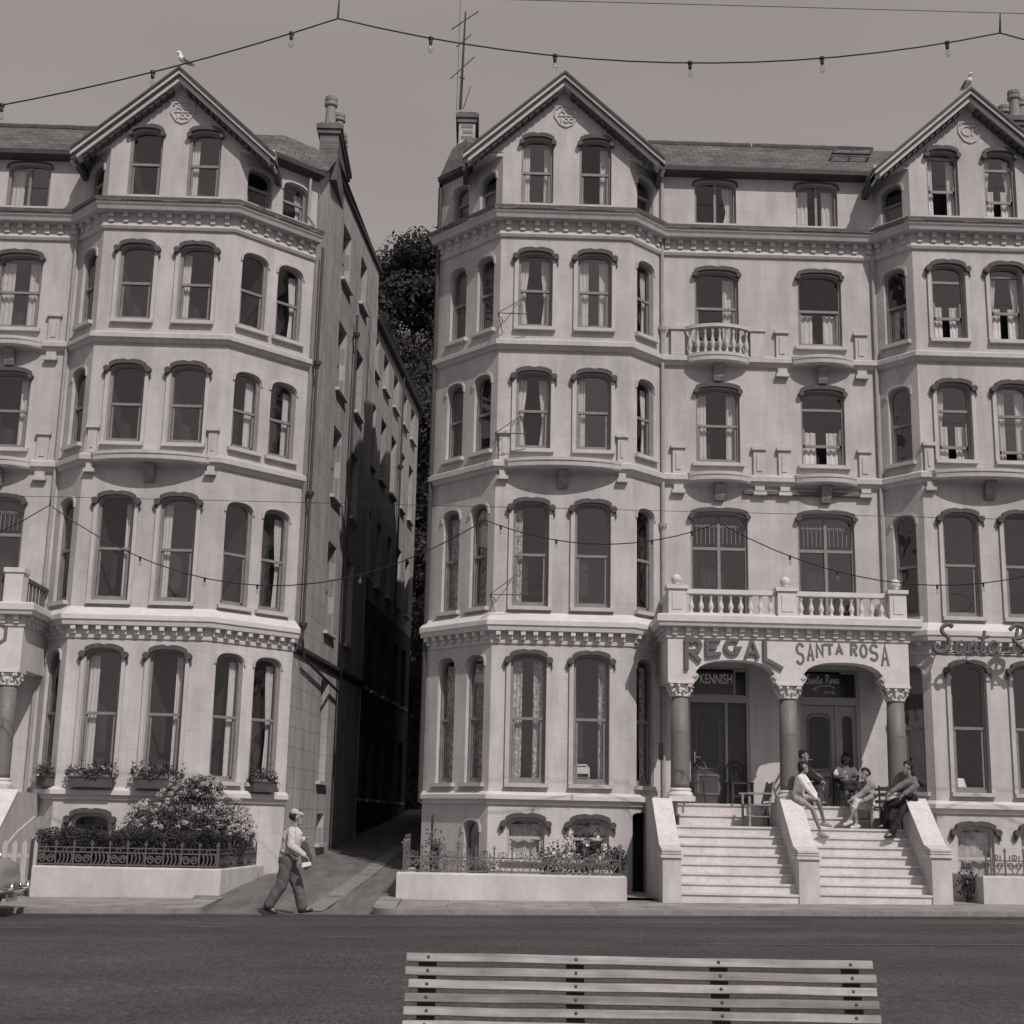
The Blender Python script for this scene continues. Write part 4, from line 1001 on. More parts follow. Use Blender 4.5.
def railing(a, c, z0, h, label, style, m='railp', sp=.46):
    t = thing('iron_railing', (a[0], a[1], z0), label, 'railing', 'ornamental iron railings')
    P = Panel(a, c); f = lambda u, z, d: P.p(u, z, -d)
    b = MB()
    b.prism([(0, z0 + .02), (P.L, z0 + .02), (P.L, z0 + .05), (0, z0 + .05)], f, -.015, .015)
    b.prism([(0, z0 + h * .66), (P.L, z0 + h * .66), (P.L, z0 + h * .66 + .025), (0, z0 + h * .66 + .025)], f, -.015, .015)
    if style == 'L': b.prism([(0, z0 + h * .9), (P.L, z0 + h * .9), (P.L, z0 + h * .9 + .02), (0, z0 + h * .9 + .02)], f, -.015, .015)
    b.build('rail', m, t)
    n = max(1, round(P.L / sp)); st = P.L / n; d = MB()
    for i in range(n + 1):
        u = i * st; b = MB(); b.prism([(u - .014, z0 - .01), (u + .014, z0 - .01), (u + .014, z0 + h * 1.12), (u - .014, z0 + h * 1.12)], f, -.014, .014)
        big = (i % 3 == 0) or style == 'L'
        zt = z0 + h * 1.12
        if style != 'L' and big:
            b.ribbon([(u, zt), (u, zt + .14)], .03, f, -.014, .014); b.ribbon([(u - .05, zt + .1), (u, zt + .04), (u + .05, zt + .1)], .025, f, -.012, .012)
        b.ribbon([(u - .03, zt), (u, zt + .05), (u + .03, zt), (u - .03, zt)], .015, f, -.012, .012)
        b.build('upright', m, t)
    for i in range(n):
        u = (i + .5) * st; zc = z0 + h * .36
        if style == 'L':
            if i % 2 == 0:
                for k in (-1, 1): scroll(d, u + k * st * .23, zc, .085, k, f)
            else:
                for k in range(4): d.ribbon([(u + (k - 1.5) * st * .22 + .035 * sin(q * pi / 5), z0 + .05 + q * h * .6 / 5) for q in range(6)], .024, f, -.012, .012)
            pts = arc(u, z0 + h * .79, .04, 0, 360, 10); d.ribbon(pts, .016, f, -.01, .01)
        else:
            for k in (-1, 1):
                scroll(d, u + k * st * .2, zc + .03, .075, k, f)
                d.ribbon([(u + k * .03, z0 + .05), (u + k * st * .42, z0 + h * .62)], .016, f, -.01, .01)
            for k in range(3): d.ribbon([(u + (k - 1) * st * .25, z0 + h * .66), (u + (k - 1) * st * .25, z0 + h * .95)], .018, f, -.01, .01)
            pts = arc(u, z0 + h * .84, .05, 0, 360, 10); d.ribbon(pts, .016, f, -.01, .01)
    d.build('scrollwork', m, t)
    return t
railing((-8.4, 28.02), (-4.95, 28.02), .61, .38, 'pale iron railing of scrolls along the wall in front of the hedge', 'L', sp=.36)
railing((-4.93, 28.05), (-4.64, 30.9), .61, .38, 'pale iron railing turning the corner by the alley', 'L', sp=.36)
M['railm'] = mat('railing_grey', .11, .6, 15, .25)
railing((-1.35, 28.02), (2.86, 28.02), .625, .42, 'dark iron railing with tall finials in front of the roses', 'M', 'railm', .36)
railing((-1.35, 30.5), (-1.35, 28.06), .625, .5, 'dark iron railing along the alley end of the long wall', 'M', 'railm', .3)
railing((10.05, 28.02), (14.9, 28.02), .77, .42, 'dark iron railing on the low wall at the right edge', 'M', 'railm', .36)
# picket gate at the left
t = thing('picket_gate', (-8.75, 27.95, .1), 'white picket gate at the left edge behind the car', 'gate')
b = MB()
for i in range(5): b.prism([(-9.25 + i * .19, .13), (-9.15 + i * .19, .13), (-9.15 + i * .19, 1.0), (-9.2 + i * .19, 1.08), (-9.25 + i * .19, 1.0)], xz(27.95), -.012, .012)
b.build('picket', 'sashl', t); b = MB(); b.box(-9.27, -8.47, 27.965, 28.0, .3, .38); b.box(-9.27, -8.47, 27.965, 28.0, .75, .83); b.build('gate_rail', 'sashl', t)
b = MB(); b.box(-8.52, -8.455, 27.92, 28.0, .0, 1.1); b.build('gate_post', 'iron', t)
tag(MB().tube([(-9.1, 28.25, .95), (-8.95, 28.35, 1.2), (-8.66, 28.5, 1.52)], .028, 8).build('handrail', 'sashl'), 'white sloping handrail left of the hedge', 'handrail')

# ================================================================ LETTERING
FY = 29.3
rg = lambda zx, zy: (3.82 + .002696 * zx, 5.844 - .00265 * zy + .0000557 * zx)
sr_ = lambda zx, zy: (6.368 + .002696 * zx, 5.897 - .00265 * zy + .0000557 * zx)
t = thing('hotel_sign', (5.2, FY, 5.0), 'raised dark block letters REGAL arched over the left doorway', 'sign')
def L_(strokes, w, cv, name='letter', m='letter', d0=-.07, d1=-.004, parent=t):
    b = MB()
    for q_, s_ in enumerate(strokes): b.ribbon([cv(*p) for p in s_], w, xz(FY), d0 - .0023 * q_, d1 - .0004 * q_)
    return b.build(name, m, parent)
def ea(cx, cy, rx, ry, a0, a1, n=10): return [(cx + rx * cos(radians(a0 + (a1 - a0) * i / n)), cy - ry * sin(radians(a0 + (a1 - a0) * i / n))) for i in range(n + 1)]
L_([[(204, 398), (204, 150)], [(190, 160), (262, 160)] + ea(262, 205, 50, 45, 90, -90) + [(205, 250)], [(235, 252), (312, 330)]], .082, rg)
L_([[(366, 296), (366, 150)], [(355, 162), (470, 162)], [(366, 222), (440, 222)], [(362, 285), (472, 268)]], .075, rg)
L_([ea(565, 215, 55, 55, 40, 325, 14) + [(618, 228), (580, 228)]], .075, rg)
L_([[(668, 300), (716, 155), (764, 304)], [(684, 262), (750, 262)]], .072, rg)
L_([[(820, 152), (820, 318), (845, 325), (955, 388)]], .075, rg)
t2 = thing('hotel_sign', (7.7, FY, 5.0), 'flat painted letters SANTA ROSA arched over the right doorway', 'sign')
def A(x0, x1, yt, yb): m_ = (x0 + x1) / 2; return [[(x0, yb), (m_, yt), (x1, yb)], [(x0 + (m_ - x0) * .42, yb - (yb - yt) * .35), (x1 - (x1 - m_) * .42, yb - (yb - yt) * .35)]]
def Sx(x0, x1, yt, yb):
    m_ = (x0 + x1) / 2; r = (x1 - x0) / 2; h = (yb - yt) / 4
    return [ea(m_, yt + h, r, h, 20, 250, 9) + [(m_ + r * .1, yt + 2 * h)] + ea(m_, yb - h, r, h, 60, -160, 9)]
P2 = dict(parent=t2, m='letterd', d0=-.012, d1=-.002)
for st in (Sx(126, 178, 188, 346), A(212, 256, 188, 322), [[(284, 298), (284, 190), (330, 282), (330, 190)]], [[(342, 194), (414, 194)], [(385, 194), (385, 276)]], A(436, 484, 192, 272),
           [[(554, 280), (554, 192), (578, 192)] + ea(578, 212, 20, 20, 90, -90) + [(556, 232)], [(572, 234), (598, 284)]], [ea(652, 243, 24, 48, 0, 360, 16)], Sx(706, 760, 196, 318), A(794, 846, 196, 362)):
    L_(st, .05, sr_, **P2)
for s_ in (0,):  # L porch letter at the left edge
    t3 = thing('hotel_sign', (-10, FY, 5.0), 'end letter of a painted hotel name at the left edge', 'sign')
    b = MB(); b.ribbon([(-10.35, 5.42), (-9.98, 5.42), (-9.86, 5.34), (-9.86, 5.1), (-9.98, 5.02), (-10.35, 5.02), (-10.35, 5.42)], .07, xz(FY), -.012, -.002); b.build('letter', 'letterd', t3)

def text(body, x0, x1, z, h, y, m, parent, depth=.004, shear=0):
    cu = bpy.data.curves.new('lettering', 'FONT'); cu.body = body; cu.size = 1; cu.extrude = 0; cu.shear = shear; cu.offset = .012
    ob = bpy.data.objects.new('lettering', cu); COL.objects.link(ob)
    bpy.context.view_layer.update()
    me = bpy.data.meshes.new_from_object(ob.evaluated_get(bpy.context.evaluated_depsgraph_get()))
    bpy.data.objects.remove(ob); bpy.data.curves.remove(cu)
    xs_ = [v.co.x for v in me.vertices]; ys_ = [v.co.y for v in me.vertices]
    ax, bx, ay, by = min(xs_), max(xs_), min(ys_), max(ys_); w0 = wloc(parent)
    for v in me.vertices:
        v.co = (x0 + (v.co.x - ax) / (bx - ax) * (x1 - x0) - w0.x, y - w0.y, z + (v.co.y - ay) / (by - ay) * h - w0.z)
    me.materials.clear(); me.materials.append(M[m])
    o = bpy.data.objects.new('lettering', me); COL.objects.link(o); o.parent = parent; WL[o] = w0
    return o
kt = thing('transom_sign', (5.2, 31.1, 4.5), 'dark glass sign reading KENNISH in pale letters above the dark door', 'sign')
MB().box(4.72, 5.68, 31.06, 31.09, 4.47, 5.02).build('board', 'signdk', kt); text('KENNISH', 4.93, 5.65, 4.70, .22, 31.057, 'signw', kt); 
b = MB(); b.box(4.7, 5.7, 31.05, 31.1, 4.445, 4.47); b.box(5.68, 5.72, 31.05, 31.1, 4.47, 5.02); b.build('frame', 'frameg', kt)
st_ = thing('transom_sign', (7.8, 31.1, 4.5), 'dark glass sign with pale script Santa Rosa and an arrow above the grey door', 'sign')
MB().box(7.2, 8.08, 31.06, 31.09, 4.47, 5.02).build('board', 'signdk', st_)
def script(pts, s, x, z):
    return [(x + a * s, z + c * s) for a, c in pts]
GL = {'S': [(.55, .95), (.4, 1.05), (.2, .95), (.2, .75), (.42, .55), (.45, .25), (.25, .02), (0, .08), (-.05, .25), (.1, .3)], 
      'a': [(.34, .42), (.2, .48), (.05, .3), (.08, .06), (.2, .02), (.34, .2), (.38, .46), (.36, .1), (.5, .06)], 
      'n': [(0, .46), (.05, .02), (.08, .3), (.22, .48), (.28, .3), (.28, .06), (.42, .08)], 
      't': [(.15, .9), (.08, .3), (.1, .05), (.28, .08)], 
      'R': [(.0, .85), (.2, 1.02), (.5, .9), (.45, .6), (.15, .5), (.4, .25), (.62, .02)], 'R2': [(.2, 1.0), (.1, .02)],
      'o': [(.2, .48), (.04, .3), (.08, .04), (.26, .06), (.32, .34), (.2, .48), (.45, .42)], 
      's': [(.05, .1), (.22, .5), (.26, .2), (.12, .02), (.4, .1)]}
def words(cv):
    out = []; x = 0
    for ch in 'Santa Rosa':
        if ch == ' ': x += .35; continue
        out.append([(a + x, c) for a, c in GL[ch]])
        if ch == 'R': out.append([(a + x, c) for a, c in GL['R2']])
        if ch == 't': out.append([(x - .05, .62), (x + .32, .68)])
        x += {'S': .6, 'a': .46, 'n': .4, 't': .28, 'R': .6, 'o': .42, 's': .36}[ch]
    return out, x
ws_, wl_ = words(None)
b = MB()
for w in ws_: b.ribbon([(7.30 + a * .74 / wl_, 4.74 + c * .2 + a * .006) for a, c in w], .02, xz(31.06), -.004, -.001)
b.ribbon([(7.95, 4.66), (7.8, 4.72), (7.6, 4.7), (7.47, 4.63)], .018, xz(31.06), -.004, -.001); b.ribbon([(7.5, 4.68), (7.45, 4.62), (7.55, 4.6)], .016, xz(31.06), -.004, -.001)
b.build('script_lettering', 'curt', st_); text('HOTEL', 7.7, 7.95, 4.53, .06, 31.057, 'curt', st_)
MB().box(7.2, 8.1, 31.04, 31.1, 4.44, 4.468).build('frame', 'dkpaint', st_)
# neon script standing proud of the right hotel cornice
ns = thing('neon_sign', (10.8, 29.8, 5.3), 'large script neon sign Santa Rosa fixed on rods below the right hotel first floor windows', 'sign')
b = MB(); cz, sc = 5.28, .62
def smooth_(P, n=4):
    out = []
    for i in range(len(P) - 1):
        p0, p1, p2, p3 = P[max(0, i - 1)], P[i], P[i + 1], P[min(len(P) - 1, i + 2)]
        for k in range(n):
            t_ = k / n; out.append(.5 * ((2 * p1) + (p2 - p0) * t_ + (2 * p0 - 5 * p1 + 4 * p2 - p3) * t_ ** 2 + (3 * p1 - p0 - 3 * p2 + p3) * t_ ** 3))
    return out + [P[-1]]
for w in ws_:
    big = max(q[1] for q in w) > 1.0
    pts = smooth_([Vector((9.76 + a * .62 + (.12 * c if not big else .06 * c), 29.62, 5.33 + c * .58 + .012 * a)) if big else Vector((9.78 + a * .62 + .08 * c, 29.62, 5.3 + c * .56 + .012 * a)) for a, c in w])
    b.tube(pts, .05 if big else .036, 6)
b.build('letter_tube', 'letter', ns)
b = MB()
for x in (10.0, 10.7, 11.4, 12.1, 12.8): b.tube([(x, 29.62, 5.45), (x, 30.2, 5.5)], .015, 5)
b.tube([(9.8, 29.66, 5.34), (13.2, 29.66, 5.40)], .018, 5); b.build('support_rod', 'iron', ns)

# ================================================================ PLANTS
def rvec(r=R):
    while True:
        v = Vector((r.uniform(-1, 1), r.uniform(-1, 1), r.uniform(-1, 1)))
        if .05 < v.length < 1: return v.normalized()
def leaf(b, p, s, nrm=None, r=R):
    d = rvec(r); n = (nrm if nrm is not None else rvec(r)); a = d.cross(n)
    if a.length < .05: a = d.orthogonal()
    a.normalize(); c = a.cross(n).normalized(); l = s * r.uniform(.7, 1.3); w = l * .5
    p = Vector(p); b.add([p - a * l * .5, p + c * w * .5 + n * l * .06, p + a * l * .5, p - c * w * .5 + n * l * .06], ((0, 1, 2, 3),))
def shell_cloud(b, n, c, rad, s, r=R, lump=.25, fill=.45):
    ph = [rvec(r) for _ in range(9)]
    for _ in range(n):
        d = rvec(r); k = 1 + lump * sum(max(0, d.dot(q)) ** 6 for q in ph[:6]) - lump * sum(max(0, d.dot(q)) ** 5 for q in ph[6:]) * .8
        t = (1 - fill * r.random() ** 1.6) * k
        leaf(b, (c[0] + d.x * rad[0] * t, c[1] + d.y * rad[1] * t, c[2] + d.z * rad[2] * t), s, (d + rvec(r) * .8).normalized(), r)

# clipped hedge
t = thing('hedge', (-6.4, 28.6, .36), 'dark clipped hedge along the railing in front of the left hotel', 'hedge')
b = MB(); rr = random.Random(3)
def hedge_top(x, y): return 1.27 + .05 * sin(x * 5.1 + y * 3) + .04 * sin(x * 11.7) + .03 * sin(y * 9)
for _ in range(26000):
    x = rr.uniform(-8.5, -4.85); 
    yb = 28.14 if x < -4.9 else 28.2 + (x + 4.9) * 3.4
    y = yb + (rr.random() ** 1.8) * 1.0; zt = hedge_top(x, y) - .12 * max(0, (28.3 - y) / .2)
    z = zt - (rr.random() ** 2) * .75 if rr.random() < .6 else rr.uniform(.45, zt)
    leaf(b, (x + rr.uniform(-.04, .04), y + rr.uniform(-.06, .02), max(z, .66) + rr.uniform(-.02, .04)), .05, r=rr)
for _ in range(9000):
    y = rr.uniform(28.2, 30.9); x = -4.99 + (y - 28.0) * .105 - (rr.random() ** 1.7) * .5; zt = hedge_top(x, y) - .04
    z = zt - (rr.random() ** 2) * .6 if rr.random() < .55 else rr.uniform(.66, zt)
    leaf(b, (x + rr.uniform(-.02, .04), y, max(z, .66)), .05, r=rr)
b.build('leaves', 'leafd', t)
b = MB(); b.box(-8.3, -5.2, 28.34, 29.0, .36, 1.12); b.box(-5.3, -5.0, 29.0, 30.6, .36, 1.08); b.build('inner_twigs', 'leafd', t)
# flowering shrub behind the hedge
t = thing('flowering_shrub', (-5.85, 29.35, .36), 'big rounded shrub covered in pale flower clusters behind the hedge', 'shrub')
b = MB(); fl = MB(); rr = random.Random(5)
lobes = [((-6.45, 29.4, 1.35), (.68, .6, .55)), ((-5.75, 29.3, 1.75), (.72, .6, .62)), ((-5.15, 29.3, 1.35), (.68, .55, .62)), ((-5.9, 29.2, 1.2), (1.0, .55, .5)), ((-5.6, 29.35, 2.1), (.45, .4, .3))]
for c, rd in lobes: shell_cloud(b, 2300, c, rd, .065, rr, .10, .6)
b.build('leaves', 'leafm', t)
for c, rd in lobes:
    for _ in range(105):
        d = rvec(rr)
        if d.y > .35 or d.z < -.35: continue
        k = rr.uniform(.98, 1.1); p = (c[0] + d.x * rd[0] * k, c[1] + d.y * rd[1] * k, c[2] + d.z * rd[2] * k)
        for _ in range(26):
            q = rvec(rr) * rr.uniform(.5, 1) * rr.choice([.06, .085]); leaf(fl, (p[0] + q.x, p[1] + q.y, p[2] + q.z * .7), .042, (q.normalized() + Vector((0, -.4, .3))).normalized(), rr)
fl.build('flower_clusters', 'petal', t)
b = MB()
for _ in range(14):
    a = rr.uniform(0, 6.28); b.tube([(-5.85, 29.35, .3), (-5.85 + .3 * cos(a), 29.35 + .2 * sin(a), .9), (-5.85 + .9 * cos(a), 29.35 + .4 * sin(a), 1.5)], [.035, .025, .01], 5)
b.build('stems', 'bark', t)
# window boxes
for x, w, lb in ((-9.06, .42, 'small dark flower box on the angled narrow window ledge beside the porch'), (-8.02, .92, 'dark flower box under the first tall window above the hedge'), (-6.66, .95, 'dark flower box under the second tall window above the hedge'), (-4.62, .6, 'dark flower box with trailing leaves at the hotel corner by the alley')):
    y = 30.02 if -9 < x < -5.8 else (30.32 if x < -9 else (30.55 if x < -5 else 31.15)); ang = 0 if -9 < x < -5.8 else (-.82 if x < -9 else .75); z = 2.135
    t = thing('flower_box', (x, y, z), lb, 'flower box', 'flower boxes on the window ledge'); t.rotation_euler = (0, 0, ang)
    b = MB(); b.box(-w / 2, w / 2, -.11, .09, .0, .2); b.box(-w / 2 - .02, w / 2 + .02, -.125, .1, .2, .225)
    b.build('trough', 'box', t, local=True)
    b = MB(); rr = random.Random(int(x * 100)); fl = MB()
    for _ in range(int(520 * w)):
        px = rr.gauss(0, w * .32); px = max(-w * .56, min(w * .56, px)); leaf(b, (px, rr.uniform(-.16, .12), .24 + abs(rr.gauss(0, .10)) + .05 * sin(px * 9 + x)), .075, r=rr)
    for _ in range(5):
        px = rr.uniform(-w * .6, w * .6); h = rr.uniform(.2, .42)
        for k in range(8): leaf(b, (px + rr.uniform(-.05, .05), rr.uniform(-.12, .06), .24 + h * k / 8), .08, r=rr)
    b.build('leaves', 'leafm', t, local=True)
    for _ in range(int(40 * w)): leaf(fl, (rr.uniform(-w / 2, w / 2), rr.uniform(-.18, -.05), .26 + rr.random() * .2), .05, r=rr)
    fl.build('flowers', 'petal', t, local=True)
def bush(name, label, cat, c, rad, n, s, m='leafm', flowers=0, fs=.06, stems=5, lump=.3, group=None):
    t = thing(name, (c[0], c[1], c[2] - rad[2]), label, cat, group); rr = random.Random(int(c[0] * 71) + n)
    b = MB(); shell_cloud(b, n, c, rad, s, rr, lump, .85); b.build('leaves', m, t)
    b = MB()
    for _ in range(stems):
        d = rvec(rr); b.tube([(c[0] + d.x * .06, c[1] + d.y * .06, .2), (c[0] + d.x * rad[0] * .4, c[1] + d.y * rad[1] * .4, c[2]), (c[0] + d.x * rad[0] * .8, c[1] + d.y * rad[1] * .8, c[2] + rad[2] * .6)], [.02, .015, .006], 4)
    b.build('stems', 'bark', t)
    if flowers:
        f = MB()
        for _ in range(flowers):
            d = rvec(rr); d.y = -abs(d.y); d.z = abs(d.z) * .8 + .1; p = Vector(c) + Vector((d.x * rad[0], d.y * rad[1], d.z * rad[2]))
            for _ in range(14): q = rvec(rr) * fs * .6; leaf(f, p + q, fs, r=rr)
        f.build('flowers', 'signw', t)
    return t
bush('rose_bush', 'straggly rose bush with bright white blooms before the second basement window', 'rose bush', (2.25, 28.75, .95), (.55, .35, .6), 620, .09, flowers=4, fs=.09)
f = MB(); rr = random.Random(9)
rb = bush('rose_bush', 'low leafy rose bush left of the white blooms behind the dark railing', 'rose bush', (1.55, 28.6, .82), (.42, .3, .45), 420, .08, flowers=3, fs=.05)
bush('shrub', 'small round clipped shrub at the right end of the long low wall', 'shrub', (2.82, 28.35, .92), (.22, .22, .25), 800, .06, 'leafd', lump=.05)
bush('climbing_plant', 'thin climbing plant on a pole behind the left end of the dark railing', 'plant', (-.75, 28.9, .95), (.26, .22, .55), 220, .09, stems=4)
bush('shrub', 'low loose leaves beside the narrow basement window of the middle hotel', 'shrub', (.15, 29.0, .62), (.4, .25, .35), 260, .08)
bush('shrub', 'leafy plant by the curtained basement window at the right edge', 'shrub', (9.8, 28.45, .62), (.2, .2, .36), 230, .09)
b = MB(); b.tube([(-.85, 29.2, .2), (-.85, 29.2, 1.72)], .025, 6); tag(b.build('garden_pole', 'iron'), 'thin dark garden pole behind the railing near the alley', 'pole')

# trees on the hillside
def tree(x, y, h, cr, n, label, seed, leafs=.34):
    z0 = 1.6 + (y - 52) * .78 - .3; rr = random.Random(seed)
    t = thing('tree', (x, y, z0), label, 'tree', 'dark trees on the slope behind the hotels')
    b = MB(); top = z0 + h
    b.tube([(x, y, z0 - .5), (x + .2, y, z0 + h * .25), (x - .1, y, z0 + h * .5), (x, y, z0 + h * .8)], [.4, .32, .22, .06], 8)
    L = []
    for k in range(18):
        a = rr.uniform(0, 6.28); zz = z0 + h * rr.uniform(.08, .88); q = cr * (1 - abs((zz - z0) / h - .5) * 1.1) * rr.uniform(.55, .95)
        e = (x + q * cos(a), y + q * sin(a), zz + rr.uniform(.3, 1.2)); b.tube([(x, y, zz - .6), ((x + e[0]) / 2, (y + e[1]) / 2, zz + .2), e], [.12, .08, .03], 5); L.append((e, cr * rr.uniform(.36, .55)))
    L.append(((x, y, top - cr * .3), cr * .5))
    for k in range(7):
        a = rr.uniform(0, 6.28); q = cr * rr.uniform(.2, .62); L.append(((x + q * cos(a), y + q * sin(a), top - cr * rr.uniform(.3, 1.0)), cr * rr.uniform(.3, .42)))
    b.build('trunk', 'bark', t)
    b = MB()
    for c, r_ in L: shell_cloud(b, n // len(L), c, (r_ * 1.1, r_ * 1.1, r_ * .8), leafs, rr, .35, .6)
    b.build('crown', 'leaft', t)
for i, a in enumerate([(-3.6, 66, 17.5, 3.4, 42000, 'tallest dark tree rising above the gap between the hotels', .24), (-5.6, 63, 15.5, 2.8, 24000, 'dark tree against the back of the left hotel roof line', .24), (-1.4, 65, 18.6, 3.6, 40000, 'dark tree leaning behind the middle hotel at the gap', .24),
                       (-3.2, 58, 13.5, 3.0, 26000, 'mid height dark tree filling the gap above the alley', .22), (-2.6, 54.5, 9.5, 2.4, 8000, 'lowest dark tree at the end of the alley', .26), (-2.2, 61, 14, 3.0, 24000, 'dark tree half hidden behind the one above the alley', .22), (3, 66, 11, 3.5, 3000, 'dark tree hidden mostly by the middle hotel', .4), (-9, 68, 8, 3.2, 3000, 'dark tree hidden mostly by the left hotel', .4)]):
    if i < 6: tree(a[0], a[1], a[2], a[3], a[4], a[5], 40 + i, a[6])
b = MB(); rr = random.Random(77)
for _ in range(5000):
    y = rr.uniform(51.7, 66); x = rr.uniform(-5.5, 1); leaf(b, (x, y, 1.6 + (max(y, 52) - 52) * .78 + rr.uniform(0, 1.0)), .3, r=rr)
tag(b.build('ivy_undergrowth', 'leaft'), kind='stuff')

# ================================================================ PEOPLE
def caps_mesh(caps):
    b = MB()
    for c in caps:
        p, q, r0, r1 = Vector(c[0]), Vector(c[1]), c[2], c[3]
        d = q - p
        if d.length < 1e-5: b.ball(p, r0, 14); continue
        n = d.normalized(); pts = []; rr = []
        for k in range(4): a = pi / 2 * k / 4; pts.append(p - n * r0 * cos(a)); rr.append(max(.001, r0 * sin(a)))
        pts.append(p); rr.append(r0); pts.append(q); rr.append(r1)
        for k in range(1, 5): a = pi / 2 * k / 4; pts.append(q + n * r1 * sin(a)); rr.append(max(.001, r1 * cos(a)))
        b.tube(pts, rr, 12)
    return b
def remesh(b, vox, name, m, parent=None, loc=None, smooth=3, wr=0):
    off = Vector(loc) if loc is not None else wloc(parent)
    me = bpy.data.meshes.new(name); me.from_pydata([tuple(Vector(p) - off) for p in b.v], [], b.f); me.update()
    o = bpy.data.objects.new(name, me); COL.objects.link(o)
    md = o.modifiers.new('r', 'REMESH'); md.mode = 'VOXEL'; md.voxel_size = vox
    sm = o.modifiers.new('s', 'SMOOTH'); sm.iterations = smooth; sm.factor = .5
    bpy.context.view_layer.update()
    me2 = bpy.data.meshes.new_from_object(o.evaluated_get(bpy.context.evaluated_depsgraph_get()))
    bpy.data.objects.remove(o); bpy.data.meshes.remove(me)
    me2.name = name; me2.materials.clear(); me2.materials.append(M[m] if isinstance(m, str) else m)
    if wr:
        rr = random.Random(4)
        for v in me2.vertices:
            c = v.co; k = sin(c.z * 46 + 9 * sin(c.x * 17) + 4 * c.y * 9) * .5 + sin(c.z * 23 + c.x * 31) * .5; v.co = c + v.normal * wr * k
    me2.polygons.foreach_set('use_smooth', [True] * len(me2.polygons))
    o = bpy.data.objects.new(name, me2); COL.objects.link(o)
    if parent is not None: o.parent = parent; WL[o] = wloc(parent)
    else: o.location = off; WL[o] = off.copy()
    return o
UP = Vector((0, 0, 1))
def person(label, P, N, f, hf, el, wr, kn, an, sh, sleeve, legs, c, hair='short', cap=None, group=None, skin='skin', foot=None, s=1.0, shc='shoe', bulk=1.0, lap=None):
    """P pelvis, N base of neck, f body facing, hf head facing; el, wr, kn, an = (left, right) joints; foot = toe directions"""
    P, N = Vector(P), Vector(N); f = Vector(f).normalized(); hf = Vector(hf).normalized()
    spine = (N - P).normalized(); side = f.cross(spine).normalized() * -1   # towards the person's left
    el = [Vector(v) for v in el]; wr = [Vector(v) for v in wr]; kn = [Vector(v) for v in kn]; an = [Vector(v) for v in an]
    S0 = [N - spine * .06 * s + side * k * .175 * s for k in (1, -1)]; H0 = [P + side * k * .085 * s for k in (1, -1)]
    head = N + (spine * .4 + UP * .6).normalized() * .185 * s + hf * .025
    hs = hf.cross(UP).normalized() * -1
    body = [(P, P + spine * .12, .12 * s, .115 * s), (P + spine * .12, N - spine * .14, .11 * s, .125 * s), (S0[0] * .8 + N * .2 - spine * .06, S0[1] * .8 + N * .2 - spine * .06, .075 * s, .075 * s), (N - spine * .03, head - UP * .02, .052 * s, .05 * s),
            (head + UP * .025 * s, head + UP * .02 * s - hf * .025, .088 * s, .086 * s), (head + UP * .02 * s + hf * .02, head - UP * .085 * s + hf * .055 * s, .072 * s, .042 * s), (head + hf * .09 * s + UP * .015, head + hf * .102 * s - UP * .022, .010, .014)]
    for k in (1, -1): body.append((head + hs * k * .086 * s + UP * .01, head + hs * k * .09 * s - UP * .025, .016, .012))
    body += [(head - UP * .062 * s + hf * .088 * s + hs * .016, head - UP * .062 * s + hf * .088 * s - hs * .016, .01, .01)]
    arms = []
    for i in (0, 1):
        body += [(S0[i], el[i], .052 * s, .041 * s), (el[i], wr[i], .042 * s, .028 * s), (H0[i], kn[i], .08 * s, .056 * s), (kn[i], kn[i].lerp(an[i], .35), .055 * s, .056 * s), (kn[i].lerp(an[i], .35), an[i], .056 * s, .036 * s)]
        hd = (wr[i] - el[i]).normalized(); lat = hd.cross(UP)
        lat = lat.normalized() if lat.length > .1 else f.copy(); nrm = lat.cross(hd).normalized()
        if nrm.z > 0: nrm = -nrm
        pc = wr[i] + hd * .055 * s
        for q in (-1, 0, 1): body.append((wr[i] + lat * q * .012, wr[i] + hd * .085 * s + lat * q * .024, .016, .015))
        for q, ln in ((-1.5, .062), (-.5, .074), (.5, .07), (1.5, .052)):
            a = wr[i] + hd * .088 * s + lat * q * .019; m_ = a + (hd * .8 + nrm * .45).normalized() * ln * .5; e = m_ + (hd * .35 + nrm).normalized() * ln * .5
            body += [(a, m_, .0095, .009), (m_, e, .009, .0075)]
        sg = 1 if i == 0 else -1
        a = wr[i] + hd * .03 + lat * .026 * sg; m_ = a + (hd * .6 + lat * .8 * sg).normalized() * .038; e = m_ + (hd + nrm * .4).normalized() * .03
        body += [(a, m_, .012, .011), (m_, e, .0105, .008)]
        fd = Vector(foot[i]).normalized() if foot else f
        body += [(an[i], an[i] + fd * .11 * s - UP * .045, .038, .032), (an[i] - fd * .04 - UP * .045, an[i] + fd * .14 * s - UP * .055, .033, .026)]
    base = (P.x, P.y, min(an[0].z, an[1].z) - .08)
    o = remesh(caps_mesh(body), .0085, 'person', skin, loc=base, smooth=1)
    tag(o, label, 'person', group)
    B = bulk
    top = [(P + spine * .04, P + spine * .14, .142 * s * B, .135 * s * B), (P + spine * .12, N - spine * .16, .132 * s * B, .147 * s * B), (P + spine * .2 + f * .03 * B, P + spine * .3 + f * .03, .12 * s * B, .12 * s * B), (S0[0] * .85 + N * .15 - spine * .06, S0[1] * .85 + N * .15 - spine * .06, .088 * s, .088 * s), (N - spine * .05, N - spine * .01, .075 * s, .066 * s)]
